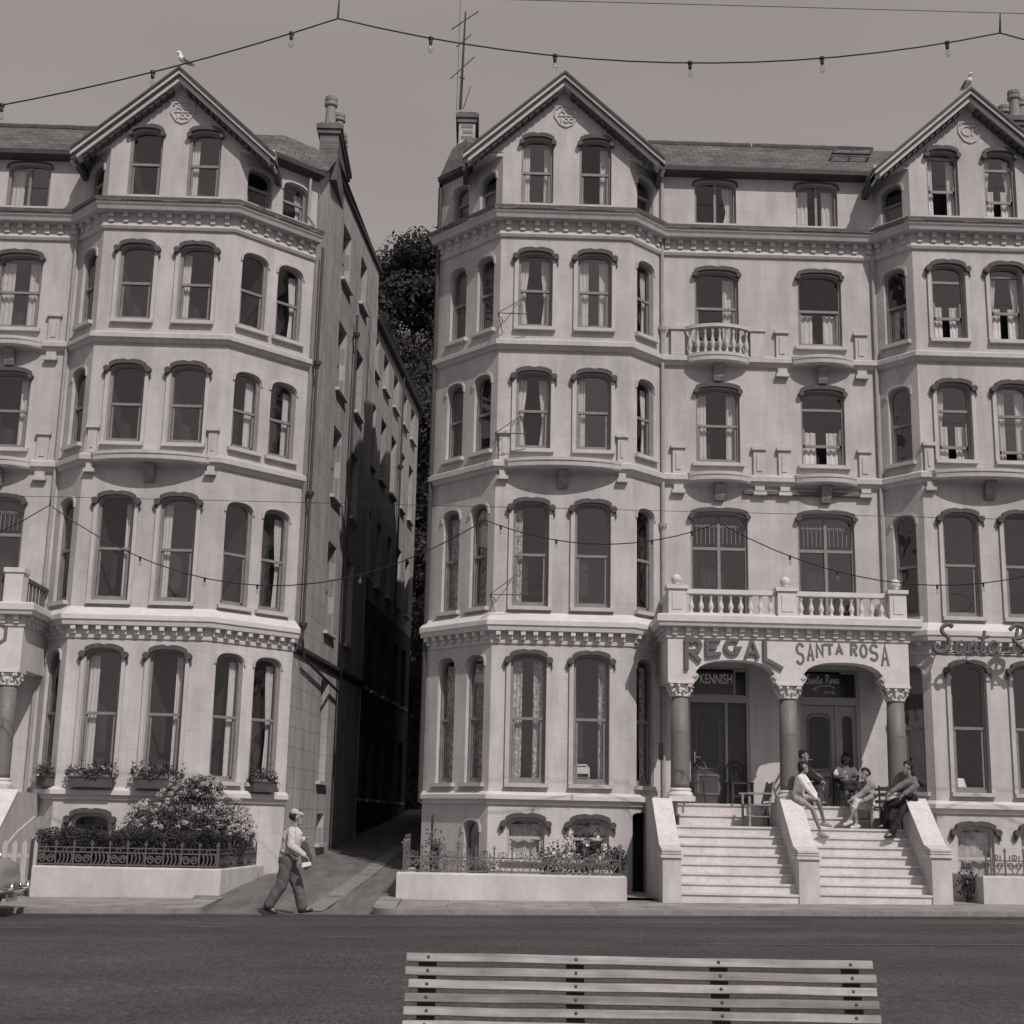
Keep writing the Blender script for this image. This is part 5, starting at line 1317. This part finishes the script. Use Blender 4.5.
    for i in (0, 1):
        top.append((S0[i], el[i], .08 * s, .07 * s) if sleeve != 'none' else (S0[i], S0[i].lerp(el[i], .3), .066 * s, .064 * s))
        if sleeve == 'short': top[-1] = (S0[i], S0[i].lerp(el[i], .65), .07 * s, .066 * s)
        if sleeve == 'long': top.append((el[i], el[i].lerp(wr[i], .92), .07 * s, .052 * s))
    remesh(caps_mesh(top), .013, c.get('topname', 'shirt'), c['top'], o, smooth=2, wr=.006)
    lg = [(P, P + spine * .11, .14 * s * B, .138 * s * B)]
    if legs == 'trousers' or legs == 'wide':
        k = 1.12 if legs == 'trousers' else 1.42
        for i in (0, 1): lg += [(H0[i], kn[i], .098 * s * (1 + (k - 1) * .5), .074 * s * k), (kn[i], kn[i].lerp(an[i], .93), .073 * s * k, .06 * s * k * 1.1)]
    elif legs == 'shorts':
        for i in (0, 1): lg += [(H0[i], H0[i].lerp(kn[i], .4), .098 * s, .086 * s)]
    elif legs == 'skirt':
        for i in (0, 1): lg += [(H0[i], kn[i], .1 * s, .085 * s), (kn[i], kn[i].lerp(an[i], .3), .085 * s, .07 * s)]
        for q in (.3, .6, .9): lg += [(H0[0].lerp(kn[0], q), H0[1].lerp(kn[1], q), .09 * s, .09 * s)]
        lg += [(kn[0].lerp(an[0], .28), kn[1].lerp(an[1], .28), .07 * s, .07 * s)]
    remesh(caps_mesh(lg), .013, legs if legs in ('skirt', 'shorts', 'trousers') else 'trousers', c['leg'], o, smooth=2, wr=.008)
    for i in (0, 1):
        sh_ = []
        fd = Vector(foot[i]).normalized() if foot else f
        sh_ += [(an[i] - fd * .045 - UP * .045, an[i] + fd * .15 * s - UP * .052, .042, .035), (an[i] - UP * .02, an[i] + fd * .05 - UP * .035, .043, .04)]
        remesh(caps_mesh(sh_), .01, 'shoe', shc, o, smooth=1)
    if 'collar' in c:
        q = [(N + spine * .005 + f * .05 + side * k * .045, N - spine * .09 + f * .125 * B + side * k * .02, .022, .014) for k in (1, -1)] + [(N + spine * .01 - f * .05 + side * .04, N + spine * .01 - f * .05 - side * .04, .022, .022)]
        remesh(caps_mesh(q), .009, 'collar', c['collar'], o, smooth=1)
    if sleeve == 'long':
        q = [(el[i].lerp(wr[i], .84), el[i].lerp(wr[i], .95), .056 * s, .05 * s) for i in (0, 1)]
        remesh(caps_mesh(q), .012, 'cuffs_and_hem', c['top'], o, smooth=1)
    e = MB()
    for k in (1, -1): e.ball(head + hf * .082 * s + hs * k * .033 * s + UP * .022 * s, .011, 8)
    e.build('eyes', 'black', o)
    h = [(head + UP * .045 * s - hf * .02, head + UP * .03 * s - hf * .045, .094 * s, .094 * s), (head + UP * .08 * s + hf * .03, head + UP * .07 * s - hf * .03, .062 * s, .07 * s)]
    if hair == 'long': h += [(head - hf * .05, head - hf * .075 - UP * .14, .075, .06)]
    if hair == 'bob': h += [(head - hf * .04 - UP * .03 + hs * k * .05, head - hf * .05 - UP * .07 + hs * k * .055, .055, .04) for k in (1, -1)] + [(head - hf * .06, head - hf * .07 - UP * .08, .07, .06)]
    remesh(caps_mesh(h), .01, 'hair', c.get('hair', 'hair'), o, smooth=1, wr=.007)
    if cap:
        k = [(head + UP * .10 * s - hf * .05, head + UP * .082 * s + hf * .06, .062, .045), (head + UP * .085 * s - hf * .06 + hs * .04, head + UP * .075 * s + hf * .05 + hs * .03, .058, .045), (head + UP * .085 * s - hf * .06 - hs * .04, head + UP * .075 * s + hf * .05 - hs * .03, .058, .045), (head + UP * .062 * s + hf * .09 + hs * .03, head + UP * .062 * s + hf * .09 - hs * .03, .022, .022), (head + UP * .06 * s + hf * .115, head + UP * .065 * s + hf * .08, .02, .028)]
        remesh(caps_mesh(k), .011, 'cap', cap, o, smooth=2)
    return o
cloth('pale_knit', .46, 60, .2); cloth('white_cotton', .66); cloth('grey_flannel', .10, 10, .2); cloth('dark_wool', .022); cloth('mid_knit', .15, 60, .3); cloth('light_coat', .5); cloth('coat_tweed', .27, 70, .3); cloth('black_cotton', .03); cloth('cap_cloth', .36); cloth('coat_dark', .07); cloth('skin_shorts', .34)
# elderly man walking past the alley
gx, gy, g0 = -3.2, 25.15, -.01
pw = (gx - .02, gy, g0 + .90)
w = person('man in flat cap, light jumper and baggy trousers walking past the alley', pw, (gx + .06, gy, g0 + 1.43), (1, -.05, 0), (1, .1, -.1),
       [(gx + .0, gy + .24, g0 + 1.16), (gx + .06, gy - .25, g0 + 1.14)], [(gx + .22, gy + .24, g0 + 1.25), (gx + .29, gy - .24, g0 + .98)],
       [(gx + .15, gy + .09, g0 + .49), (gx - .09, gy - .09, g0 + .48)], [(gx + .27, gy + .09, g0 + .09), (gx - .31, gy - .09, g0 + .12)], None, 'long', 'wide',
       dict(top='pale_knit', leg='grey_flannel', topname='jumper', hair='hair', collar='white_cotton'), cap='cap_cloth', foot=[(1, 0, .12), (1, 0, -.35)], bulk=1.2)
b = MB(); pts = [(gx + .15, g0 + 1.22), (gx + .28, g0 + 1.2), (gx + .37, g0 + .95), (gx + .38, g0 + .78), (gx + .26, g0 + .72), (gx + .2, g0 + .9)]
b.prism(pts, lambda a, z, d: (a, gy + d, z), .12, .25); cc = remesh(b, .02, 'folded_coat', 'coat_dark', loc=(gx + .25, gy + .2, g0 + .72), smooth=3, wr=.008); tag(cc, 'dark folded coat carried on the arm of the walking man', 'coat')
b = MB(); b.prism([(gx + .26, g0 + .78), (gx + .42, g0 + .82), (gx + .41, g0 + .88), (gx + .27, g0 + .86)], lambda a, z, d: (a, gy - .24 + d, z), -.04, .02); tag(b.build('newspaper', 'signw'), 'small folded white newspaper in the near hand of the walking man', 'newspaper')
# girl on the middle stair wall
person('girl with bare legs in a white jumper sitting on the middle stair wall', (6.62, 29.15, 2.24), (6.70, 29.05, 2.68), (.85, -.35, 0), (.75, -.3, -.35),
       [(6.86, 29.12, 2.47), (6.72, 28.88, 2.44)], [(6.98, 29.08, 2.27), (6.93, 28.83, 2.2)], [(7.03, 29.1, 2.18), (6.84, 28.85, 2.0)], [(7.22, 29.42, 1.74), (7.04, 28.98, 1.53)], None, 'long', 'shorts',
       dict(top='white_cotton', leg='skin_shorts', topname='jumper'), hair='bob', foot=[(.9, -.2, -.15), (.9, -.2, -.2)], s=.88, shc='skin')
# man in dark clothes at the back
person('man in dark clothes seated in shade behind the girl', (7.07, 30.78, 2.50), (7.10, 30.72, 2.96), (.9, -.4, 0), (.85, -.5, -.05),
       [(7.34, 30.8, 2.73), (7.18, 30.5, 2.7)], [(7.48, 30.68, 2.63), (7.42, 30.52, 2.61)], [(7.46, 30.78, 2.5), (7.41, 30.62, 2.51)], [(7.5, 30.76, 2.17), (7.44, 30.64, 2.17)], None, 'long', 'trousers',
       dict(top='dark_wool', leg='coat_dark', topname='jacket'), foot=[(.8, -.5, 0), (.8, -.5, 0)])
# woman in white blouse before the door
person('woman in white blouse and dark skirt seated before the grey door', (8.06, 30.82, 2.53), (8.06, 30.78, 2.93), (0, -1, 0), (.1, -1, 0),
       [(8.32, 30.75, 2.72), (7.80, 30.75, 2.72)], [(8.18, 30.52, 2.68), (7.94, 30.52, 2.68)], [(8.17, 30.42, 2.56), (7.95, 30.42, 2.56)], [(8.15, 30.38, 2.17), (7.97, 30.38, 2.17)], None, 'short', 'skirt',
       dict(top='white_cotton', leg='black_cotton', topname='blouse'), hair='bob', skin='skind', s=.93)
# woman in the pale coat on the landing
person('woman in a pale coat sitting cross-legged on a chair on the top step', (8.32, 29.95, 2.10), (8.26, 29.9, 2.58), (-.85, -.45, 0), (-.9, -.5, 0),
       [(8.08, 29.82, 2.3), (8.36, 29.68, 2.31)], [(7.9, 29.76, 2.22), (8.12, 29.62, 2.2)], [(7.94, 29.78, 2.1), (7.98, 29.7, 2.17)], [(7.98, 29.74, 1.71), (7.8, 29.62, 1.79)], None, 'long', 'skirt',
       dict(top='coat_tweed', leg='light_coat', topname='coat', hair='hair', collar='black_cotton'), foot=[(-.9, -.4, -.1), (-.9, -.4, -.3)], shc='shoel', s=.95)
# man leaning on the right stair wall
person('man in a knitted jumper and dark trousers leaning on the right stair wall', (8.98, 29.2, 2.24), (8.93, 29.12, 2.70), (-.95, -.3, 0), (-.95, -.15, 0),
       [(8.72, 29.02, 2.5), (8.99, 28.86, 2.5)], [(8.5, 29.0, 2.36), (8.72, 28.84, 2.32)], [(8.52, 29.3, 2.12), (8.72, 28.98, 1.98)], [(8.5, 29.5, 1.71), (8.48, 28.95, 1.53)], None, 'long', 'trousers',
       dict(top='mid_knit', leg='dark_wool', topname='jumper'), foot=[(-.95, -.25, 0), (-.95, -.25, -.05)], s=.95)

# ================================================================ CHAIRS
def bar(b, p, q, w=.05):
    b.tube([p, q], w / 2 * 1.25, 4)
def chair(loc, rz, label, kind, m, group=None):
    t = thing('wooden_chair' if kind != 'bent' else 'bentwood_chair', loc, label, 'chair', group); t.rotation_euler = (0, 0, rz)
    w, d, h = (.25, .24, .44); L = dict(local=True)
    b = MB(); b.box(-w, w, -d, d, h - .02, h + .015); b.build('seat', m, t, **L)
    hb = .88 if kind != 'arm' else .92
    for sx in (-1, 1):
        b = MB(); bar(b, (sx * (w - .03), -d + .03, 0), (sx * (w - .03), -d + .03, h if kind != 'arm' else .66)); b.build('leg', m, t, **L)
        b = MB()
        if kind != 'bent': b.tube([(sx * (w - .03), d + .03, 0), (sx * (w - .03), d - .03, h), (sx * (w - .03), d + .1, hb)], .022, 5)
        else: b.tube([(sx * (w - .03), d + .03, 0), (sx * (w - .03), d - .03, h)], .018, 6)
        b.build('leg', m, t, **L)
        b = MB(); bar(b, (sx * (w - .03), -d + .03, .2), (sx * (w - .03), d, .2), .025); b.build('stretcher', m, t, **L)
        if kind == 'arm': b = MB(); b.box(sx * w - .04, sx * w + .04, -d - .04, d + .03, .655, .69); b.build('armrest', m, t, **L)
    b = MB()
    if kind == 'arm':
        b.box(-w + .01, w - .01, d + .07, d + .1, hb - .12, hb - .03); b.box(-w + .01, w - .01, d + .0, d + .03, h + .08, h + .13)
        for k in range(5): bar(b, (-w + .09 + k * .08, d + .015, h + .12), (-w + .09 + k * .08, d + .085, hb - .1), .03)
    elif kind == 'ladder':
        for z, y in ((h + .12, .02), (h + .26, .05), (hb - .06, .09)): b.box(-w + .03, w - .03, d + y - .03, d + y - .01, z - .03, z + .035)
    else:
        b.tube([(-w + .03, d - .02, h)] + [(-(w - .03) * cos(a * pi / 10), d + .06, h + .22 + .26 * sin(a * pi / 10)) for a in range(11)] + [(w - .03, d - .02, h)], .016, 6)
        b.tube([(-w * .55, d - .02, h)] + [(-(w * .55) * cos(a * pi / 10), d + .05, h + .2 + .16 * sin(a * pi / 10)) for a in range(11)] + [(w * .55, d - .02, h)], .012, 6)
    b.build('backrest', m, t, **L)
    b = MB(); bar(b, (-w + .03, -d + .03, .16), (w - .03, -d + .03, .16), .025); b.build('stretcher', m, t, **L)
    return t
chair((5.88, 29.8, 1.625), radians(-82), 'empty slatted wooden armchair on the left landing', 'arm', 'chairw')
chair((5.72, 30.75, 2.09), radians(8), 'dark bentwood chair with rounded back right of the dark door', 'bent', 'chaird')
chair((4.62, 30.7, 2.09), radians(-60), 'dark bentwood chair half hidden behind the left porch column', 'bent', 'chaird')
chair((8.33, 29.97, 1.625), radians(-55), 'wooden chair under the woman in the pale coat', 'ladder', 'chairw')
chair((7.04, 30.79, 2.09), radians(75), 'dark chair under the man in dark clothes', 'ladder', 'chaird')
chair((8.06, 30.8, 2.09), 0, 'dark chair under the woman in the white blouse', 'ladder', 'chaird')
chair((8.72, 29.72, 1.625), radians(160), 'dark ladder back chair beside the man in the jumper', 'ladder', 'chaird')
t = thing('dining_table', (10.42, 30.72, 2.4), 'small dining table under a white cloth inside the first tall right window', 'table')
b = MB(); b.lathe((10.42, 30.72, 2.46), [(.26, .0), (.24, .1), (.2, .24), (.19, .27)], 14); b.build('tablecloth', 'signw', t)
t = thing('dining_chair', (2.3, 30.75, 2.44), 'pale dining chair seen through the second tall window of the middle hotel', 'chair')
b = MB(); b.tube([(2.13, 30.7, 2.46), (2.13, 30.7, 2.78), (2.2, 30.7, 2.84), (2.38, 30.7, 2.84), (2.45, 30.7, 2.78), (2.45, 30.7, 2.46)], .02, 6); b.box(2.14, 2.44, 30.69, 30.71, 2.66, 2.8); b.build('backrest', 'signw', t)
b = MB(); b.box(2.12, 2.46, 30.66, 30.8, 2.56, 2.59); b.build('seat', 'chairw', t)
# ================================================================ BENCH
t = thing('park_bench', (.83, 6.9, .14), 'long slatted wooden bench with dark iron brackets in the foreground', 'bench')
def back(z): return 7.0 - (.98 - z) * .32
rr = random.Random(2)
def mk(c):
    k = round(c, 3); n = 'bench_wood_%d' % int(k * 1000)
    if n not in M: M[n] = mat('bench_slat_wood', k, .8, 3, .3, stretch=(.6, 9, 9), noise2=5, amp2=.22, bump=.3)
    return n
sl = [(.962, -.305, 1.93, .44), (.902, -.308, 1.94, .36), (.844, -.29, 1.935, .48), (.786, -.306, 1.94, .27), (.728, -.308, 1.94, .40), (.668, -.31, 1.945, .44), (.608, -.305, 1.942, .38), (.55, -.308, 1.94, .40)]
SX = (-.205, .50, 1.19, 1.825)
for z, xa, xb, c in sl:
    y = back(z); rot = Matrix.Translation((0, y, z)) @ Matrix.Rotation(-.31, 4, 'X')
    b = MB(); n = 24; pr = []
    for i in range(n + 1):
        x = xa + (xb - xa) * i / n; dz = .0015 * sin(x * 4 + z * 40) + .001 * sin(x * 11 + z * 13)
        pr.append([rot @ Vector((x, yy, zz + dz)) for yy, zz in ((-.013, -.0185), (.013, -.0185), (.013, .0165), (.010, .0195), (-.010, .0195), (-.013, .0165))])
    vs = [p for r_ in pr for p in r_]; fs = [(i * 6 + j, i * 6 + (j + 1) % 6, (i + 1) * 6 + (j + 1) % 6, (i + 1) * 6 + j) for i in range(n) for j in range(6)] + [(5, 4, 3, 2, 1, 0), tuple(n * 6 + j for j in range(6))]
    b.add(vs, fs); so = b.build('slat', mk(c * .66), t)
    for x in SX:
        b = MB(); p = rot @ Vector((x + rr.uniform(-.004, .004), -.014, 0)); b.ball(p, .0085, 8, (1, .6, 1)); b.build('bolt', 'iron', so)
for k in range(6):
    y = 6.78 - k * .075; b = MB(); b.box(-.305 + .004 * (k % 2), 1.94, y - .028, y + .028, .545 - k * .004, .57 - k * .004); b.build('slat', mk(.38 + .03 * (k % 3)), t)
for x in SX:
    b = MB(); yzf = lambda a, z, d: (x + d, a, z)
    b.prism([(back(.99) + .016, .975), (back(.5) + .016, .5), (back(.5) + .05, .5), (back(.99) + .028, .975)], yzf, -.043, .043)
    b.build('back_strap', 'black', t)
    b = MB(); b.prism([(6.86, .5), (6.36, .49), (6.36, .535), (6.86, .54)], yzf, -.025, .025); b.prism([(6.42, .49), (6.46, .49), (6.40, .12), (6.36, .12)], yzf, -.025, .025); b.prism([(6.86, .52), (6.9, .52), (7.02, .12), (6.97, .12)], yzf, -.025, .025); b.build('leg_frame', 'black', t)

# ================================================================ OVERHEAD WIRES AND BULBS
def sag(a, c, dz, n=16):
    a, c = Vector(a), Vector(c); return [a.lerp(c, i / n) - UP * dz * 4 * (i / n) * (1 - i / n) for i in range(n + 1)]
def at(pts, x):
    for p, q in zip(pts, pts[1:]):
        if p.x <= x <= q.x: return p.lerp(q, (x - p.x) / (q.x - p.x))
    return pts[-1]
def bulb(t, p, s=1.0):
    b = MB(); b.lathe((p.x, p.y, p.z - .075 * s), [(.016 * s, 0), (.02 * s, .01), (.02 * s, .055 * s), (.028 * s, .06 * s), (.028 * s, .085 * s)], 8); h = b.build('lamp_holder', 'holder', t)
    b = MB(); b.lathe((p.x, p.y, p.z - .17 * s), [(.004, 0), (.022 * s, .006), (.031 * s, .028 * s), (.028 * s, .05 * s), (.015 * s, .085 * s), (.012 * s, .096 * s)], 8); b.build('bulb', 'bulb', h, smooth=True)
def festoon(label, nodes_, sags, bulbs, top, hang, r, s):
    t = thing('festoon_lights', nodes_[0], label, 'string lights', 'festoon strings across the road'); pts = []
    for (a, c, d) in zip(nodes_, nodes_[1:], sags): q = sag(a, c, d); pts += q if not pts else q[1:]
    b = MB(); b.tube(pts, r, 5); b.build('cable', 'black', t)
    for x in bulbs: bulb(t, at(pts, x), s)
    for i, (nd, tp) in enumerate(hang): b = MB(); b.tube([nd, Vector(nd).lerp(Vector(tp), .5), tp], [r * 1.6, r * 1.2, r * .7], 5); b.build('hanger', 'black', t)
    if top: b = MB(); b.tube(top, r * .55, 4); b.build('messenger_wire', 'black', t)
    return t
YW = 13.6
NEAR = dict(nodes=[(-9.0,YW,8.25),(-1.686,YW,10.0),(5.496,YW,10.09),(12.5,YW,10.1)],sags=[.31,.44,.5],bulbs=[-6.6,-5.16,-3.613,-2.173,-.682,.656,2.11,3.539,4.91],top=sag((-9,YW,10.2),(12.5,YW,10.36),-.03),hang=[((-1.686,YW,10.0),(-1.68,YW,10.3)),((5.496,YW,10.09),(5.51,YW,10.33))])
FAR = dict(nodes=[(-16,26,7.35),(-8.158,26,7.271),(.058,26,7.196),(4.519,26,7.254),(12.6,26,7.25),(20,26,7.3)],sags=[1.4,1.4,.44,1.1,1.0],bulbs=[-6.389,-5.159,-4.168,-2.257,-1.054,.36,1.418,3.237,3.997,5.864,6.762,8.659,9.543],top=sag((-16,26,7.40),(20,26,7.48),-.02),hang=[((x,26,z),(x,26,7.41)) for x,z in ((-8.158,7.271),(.058,7.196),(4.519,7.254),(12.6,7.25))])
festoon('dark cable of clear bulbs sagging across the sky above the roofs', NEAR['nodes'], NEAR['sags'], NEAR['bulbs'], NEAR['top'], NEAR['hang'], .0085, 1.0)
festoon('thin cable of small bulbs hanging in front of the first floor windows', FAR['nodes'], FAR['sags'], FAR['bulbs'], FAR['top'], FAR['hang'], .011, 1.0)

# ================================================================ GULLS, AERIALS, BRACKETS
def gull(p, f, label):
    p = Vector(p); f = Vector(f).normalized(); s_ = f.cross(UP).normalized()
    c = [(p + UP * .1, p + UP * .16 + f * .12, .065, .07), (p + UP * .1, p + UP * .06 - f * .17, .06, .02), (p + UP * .16 + f * .12, p + UP * .27 + f * .16, .05, .045), (p + UP * .28 + f * .17, p + UP * .28 + f * .2, .045, .04), (p + UP * .275 + f * .22, p + UP * .262 + f * .28, .014, .006)]
    for k in (1, -1): c += [(p + s_ * k * .025 + f * .02 - UP * .02, p + s_ * k * .025 + f * .02 + UP * .06, .009, .012), (p + s_ * k * .025 + f * .02 - UP * .02, p + s_ * k * .03 + f * .07 - UP * .02, .009, .006)]
    o = remesh(caps_mesh(c), .008, 'gull', 'gullw', loc=tuple(p - UP * .03), smooth=1); tag(o, label, 'bird', 'gulls on the gables')
    w = []
    for k in (1, -1): w += [(p + s_ * k * .058 + UP * .15 + f * .08, p + s_ * k * .03 + UP * .07 - f * .22, .03, .012), (p + s_ * k * .06 + UP * .12 + f * .05, p + s_ * k * .04 + UP * .08 - f * .1, .035, .025)]
    remesh(caps_mesh(w), .01, 'wings', 'gullg', o, smooth=1)
gull((-7.2, 29.9, 18.71), (-.8, -.5, 0), 'gull with raised pale head perched on the left gable point')
gull((11.2, 29.9, 18.77), (.25, -1, 0), 'gull perched upright on the right gable point')
def aerial(p, h, label, arms, lean=0):
    t = thing('television_aerial', p, label, 'aerial', 'television aerials')
    b = MB(); P = Vector(p); b.tube([P, P + Vector((lean, 0, h))], [.045, .022], 6); b.build('mast', 'iron', t)
    b = MB()
    for z, l, a, tilt in arms:
        q = P + Vector((lean * z / h, 0, z)); d = Vector((cos(a), sin(a), tilt)).normalized() * l; b.tube([q - d, q + d], .018, 5)
    b.build('dipole', 'iron', t); return t
ta = aerial((-.85, 33.8, 19.95), 2.85, 'tall television aerial on the pale chimney of the middle hotel', [(2.6, .5, .3, .95), (2.0, .3, .3, 1.1), (1.2, .5, .3, 1.2), (.9, .2, 2.0, .6)], .06)
b = MB(); b.tube([(-.95, 33.8, 19.9), (-.93, 33.8, 24.6)], .012, 4); b.tube([(-.6, 33.8, 20.6), (-.78, 33.9, 20.0)], .014, 4); b.build('stay_wire', 'iron', ta)
for (x, z, w) in ((.36, 12.75, .9), (.36, 9.95, .9), (.33, 6.35, .95)):
    t = thing('wire_bracket', (x, 30.2, z), 'thin rod bracket at the corner of the middle hotel bay, %s floor' % {12.75: 'third', 9.95: 'second', 6.35: 'first'}[z], 'bracket', 'rod brackets on the bay corner')
    b = MB(); b.tube([(x, 30.19, z), (x - .12, 29.75, z + .02), (x + w * .75, 29.85, z + .05)], .012, 5); b.tube([(x + w * .5, 30.19, z + .55), (x - .12, 29.75, z + .02)], .010, 5); b.tube([(x, 30.19, z - .3), (x - .12, 29.75, z + .02)], .01, 5); b.build('rod', 'iron', t)

# ================================================================ PARKED CAR (front end at the left edge)
cx0, cy, g = -7.70, 24.35, -.09
t = thing('parked_car', (cx0 - 2, cy, g), 'pale rounded saloon car cut off by the left edge, chrome bumper and number plate showing', 'car')
sec = [(-4.1, .50, .30, .62, .55), (-4.0, .66, .26, .78, .6), (-3.4, .76, .24, .92, .68), (-2.9, .78, .24, .98, .70), (-1.4, .78, .24, 1.0, .72), (-.9, .77, .24, 1.0, .70), (-.35, .74, .25, .96, .66), (-.08, .66, .28, .88, .6), (.0, .5, .34, .74, .52)]
b = MB(); n = 20; vs = []
for dx, hw, zb, zt, zs in sec:
    for j in range(n):
        a = 2 * pi * j / n; e = .55; ca, sa = cos(a), sin(a)
        vs.append((cx0 + dx, cy + hw * (abs(ca) ** e) * (1 if ca > 0 else -1), g + (zb + zt) / 2 + (zt - zb) / 2 * (abs(sa) ** e) * (1 if sa > 0 else -1)))
b.add(vs, [(i * n + j, i * n + (j + 1) % n, (i + 1) * n + (j + 1) % n, (i + 1) * n + j) for i in range(len(sec) - 1) for j in range(n)] + [tuple(range(n - 1, -1, -1)), tuple((len(sec) - 1) * n + j for j in range(n))])
b.build('body', 'carp', t, smooth=True)
b = MB(); vs = []; cs = [(-3.3, .62, .95, .98), (-2.9, .6, .95, 1.34), (-2.0, .58, .95, 1.46), (-1.4, .58, .95, 1.38), (-.95, .62, .95, 1.0)]
for dx, hw, zb, zt in cs:
    for j in range(n):
        a = 2 * pi * j / n; ca, sa = cos(a), sin(a); vs.append((cx0 + dx, cy + hw * (abs(ca) ** .5) * (1 if ca > 0 else -1), g + (zb + zt) / 2 + (zt - zb) / 2 * (abs(sa) ** .5) * (1 if sa > 0 else -1)))
b.add(vs, [(i * n + j, i * n + (j + 1) % n, (i + 1) * n + (j + 1) % n, (i + 1) * n + j) for i in range(len(cs) - 1) for j in range(n)])
ca_ = b.build('roof', 'carp', t, smooth=True)
b = MB(); b.box(cx0 - 2.9, cx0 - 1.35, cy - .595, cy - .585, g + 1.02, g + 1.28); b.build('side_window', 'signdk', ca_); b = MB(); b.box(cx0 - 2.9, cx0 - 1.35, cy + .585, cy + .595, g + 1.02, g + 1.28); b.build('side_window', 'signdk', ca_)
b = MB(); b.tube([(cx0 - .15, cy - .8, g + .42), (cx0 + .06, cy - .74, g + .42), (cx0 + .11, cy - .4, g + .42), (cx0 + .12, cy, g + .42), (cx0 + .11, cy + .4, g + .42), (cx0 + .06, cy + .74, g + .42), (cx0 - .15, cy + .8, g + .42)], .055, 8); bp = b.build('bumper', 'chrome', t, smooth=True)
for s_ in (-1, 1):
    b = MB(); b.tube([(cx0 + .15, cy + s_ * .42, g + .32), (cx0 + .16, cy + s_ * .42, g + .56)], .035, 8); b.build('overrider', 'chrome', bp, smooth=True)
    b = MB(); b.ball((cx0 - .09, cy + s_ * .5, g + .66), .085, 12, (.8, 1, 1)); b.build('headlight', 'lamp', t, smooth=True)
    b = MB(); b.ball((cx0 - .03, cy + s_ * .62, g + .48), .04, 8); b.build('sidelight', 'chrome', t, smooth=True)
b = MB(); b.box(cx0 + .02, cx0 + .05, cy - .26, cy + .26, g + .24, g + .36); npn = b.build('number_plate', 'signw', t)
b = MB()
for dx in (-.66, -3.2):
    for s_ in (-1, 1):
        w = MB(); w.tube([(cx0 + dx, cy + s_ * .58, g + .32), (cx0 + dx, cy + s_ * .74, g + .32)], .32, 18); wo = w.build('wheel', 'rubber', t)
        w = MB(); w.tube([(cx0 + dx, cy + s_ * .735, g + .32), (cx0 + dx, cy + s_ * .76, g + .32)], [.2, .15], 16); w.build('hub_cap', 'chrome', wo, smooth=True)
b = MB(); b.tube([(cx0 - .95, cy, g + 1.0), (cx0 - .25, cy, g + .97)], .02, 6); b.ball((cx0 - .22, cy, g + .98), .035, 8); b.build('bonnet_trim', 'chrome', t)

# ================================================================ CAMERA, LIGHT, SKY
cam = bpy.data.cameras.new('camera'); co = bpy.data.objects.new('camera', cam); COL.objects.link(co)
cam.sensor_width = 36; cam.lens = 1400 / 1024 * 36; cam.clip_end = 3000; cam.clip_start = .05
p, y, r = radians(12.5), radians(1.25), radians(1.2)
fw = Vector((sin(y) * cos(p), cos(y) * cos(p), sin(p))); rt = Vector((cos(y), -sin(y), 0)); up_ = rt.cross(fw)
r2, u2 = rt * cos(r) + up_ * sin(r), up_ * cos(r) - rt * sin(r)
co.matrix_world = Matrix(((r2.x, u2.x, -fw.x, 0), (r2.y, u2.y, -fw.y, 0), (r2.z, u2.z, -fw.z, 1.6), (0, 0, 0, 1)))
S.camera = co
AZ, EL = radians(25.6), radians(47)
sd = Vector((sin(AZ) * cos(EL), -cos(AZ) * cos(EL), sin(EL)))
sun = bpy.data.lights.new('sun', 'SUN'); sun.energy = 3.25; sun.angle = radians(.53); sun.color = (1, .885, .87)
so = bpy.data.objects.new('sun', sun); COL.objects.link(so); so.rotation_euler = sd.to_track_quat('Z', 'Y').to_euler()
W = bpy.data.worlds.new('World'); S.world = W; W.use_nodes = True
nt = W.node_tree; N, L = nt.nodes, nt.links
sk = N.new('ShaderNodeTexSky'); sk.sky_type = 'NISHITA'; sk.sun_disc = False; sk.sun_elevation = EL; sk.sun_rotation = pi - AZ; sk.air_density = 1.0; sk.dust_density = 2.5
bw0 = N.new('ShaderNodeRGBToBW'); L.new(sk.outputs[0], bw0.inputs[0])
bw1 = math_node(N, L, 'MULTIPLY', math_node(N, L, 'POWER', bw0.outputs[0], .35), 1.70)
tn = N.new('ShaderNodeMix'); tn.data_type = 'RGBA'; tn.blend_type = 'MULTIPLY'; tn.inputs[0].default_value = 1; tn.inputs[7].default_value = (1.07, .955, .94, 1)
tcw = N.new('ShaderNodeTexCoord'); mpw = N.new('ShaderNodeMapping'); mpw.inputs['Scale'].default_value = (1.2, 1.2, 4); L.new(tcw.outputs['Generated'], mpw.inputs[0])
nzw = N.new('ShaderNodeTexNoise'); nzw.inputs['Scale'].default_value = 2.4; nzw.inputs['Detail'].default_value = 7; L.new(mpw.outputs[0], nzw.inputs['Vector'])
mrw = N.new('ShaderNodeMapRange'); mrw.inputs[1].default_value = .3; mrw.inputs[2].default_value = .7; mrw.inputs[3].default_value = .93; mrw.inputs[4].default_value = 1.06; L.new(nzw.outputs[0], mrw.inputs[0])
L.new(math_node(N, L, 'MULTIPLY', bw1, mrw.outputs[0]), tn.inputs[6]); bg = N['Background']; L.new(tn.outputs[2], bg.inputs[0]); bg.inputs[1].default_value = .15
S.view_settings.view_transform = 'Standard'; S.view_settings.look = 'None'; S.view_settings.exposure = 0; S.view_settings.gamma = 1
S.render.engine = 'CYCLES'; S.cycles.max_bounces = 6; S.cycles.transparent_max_bounces = 8
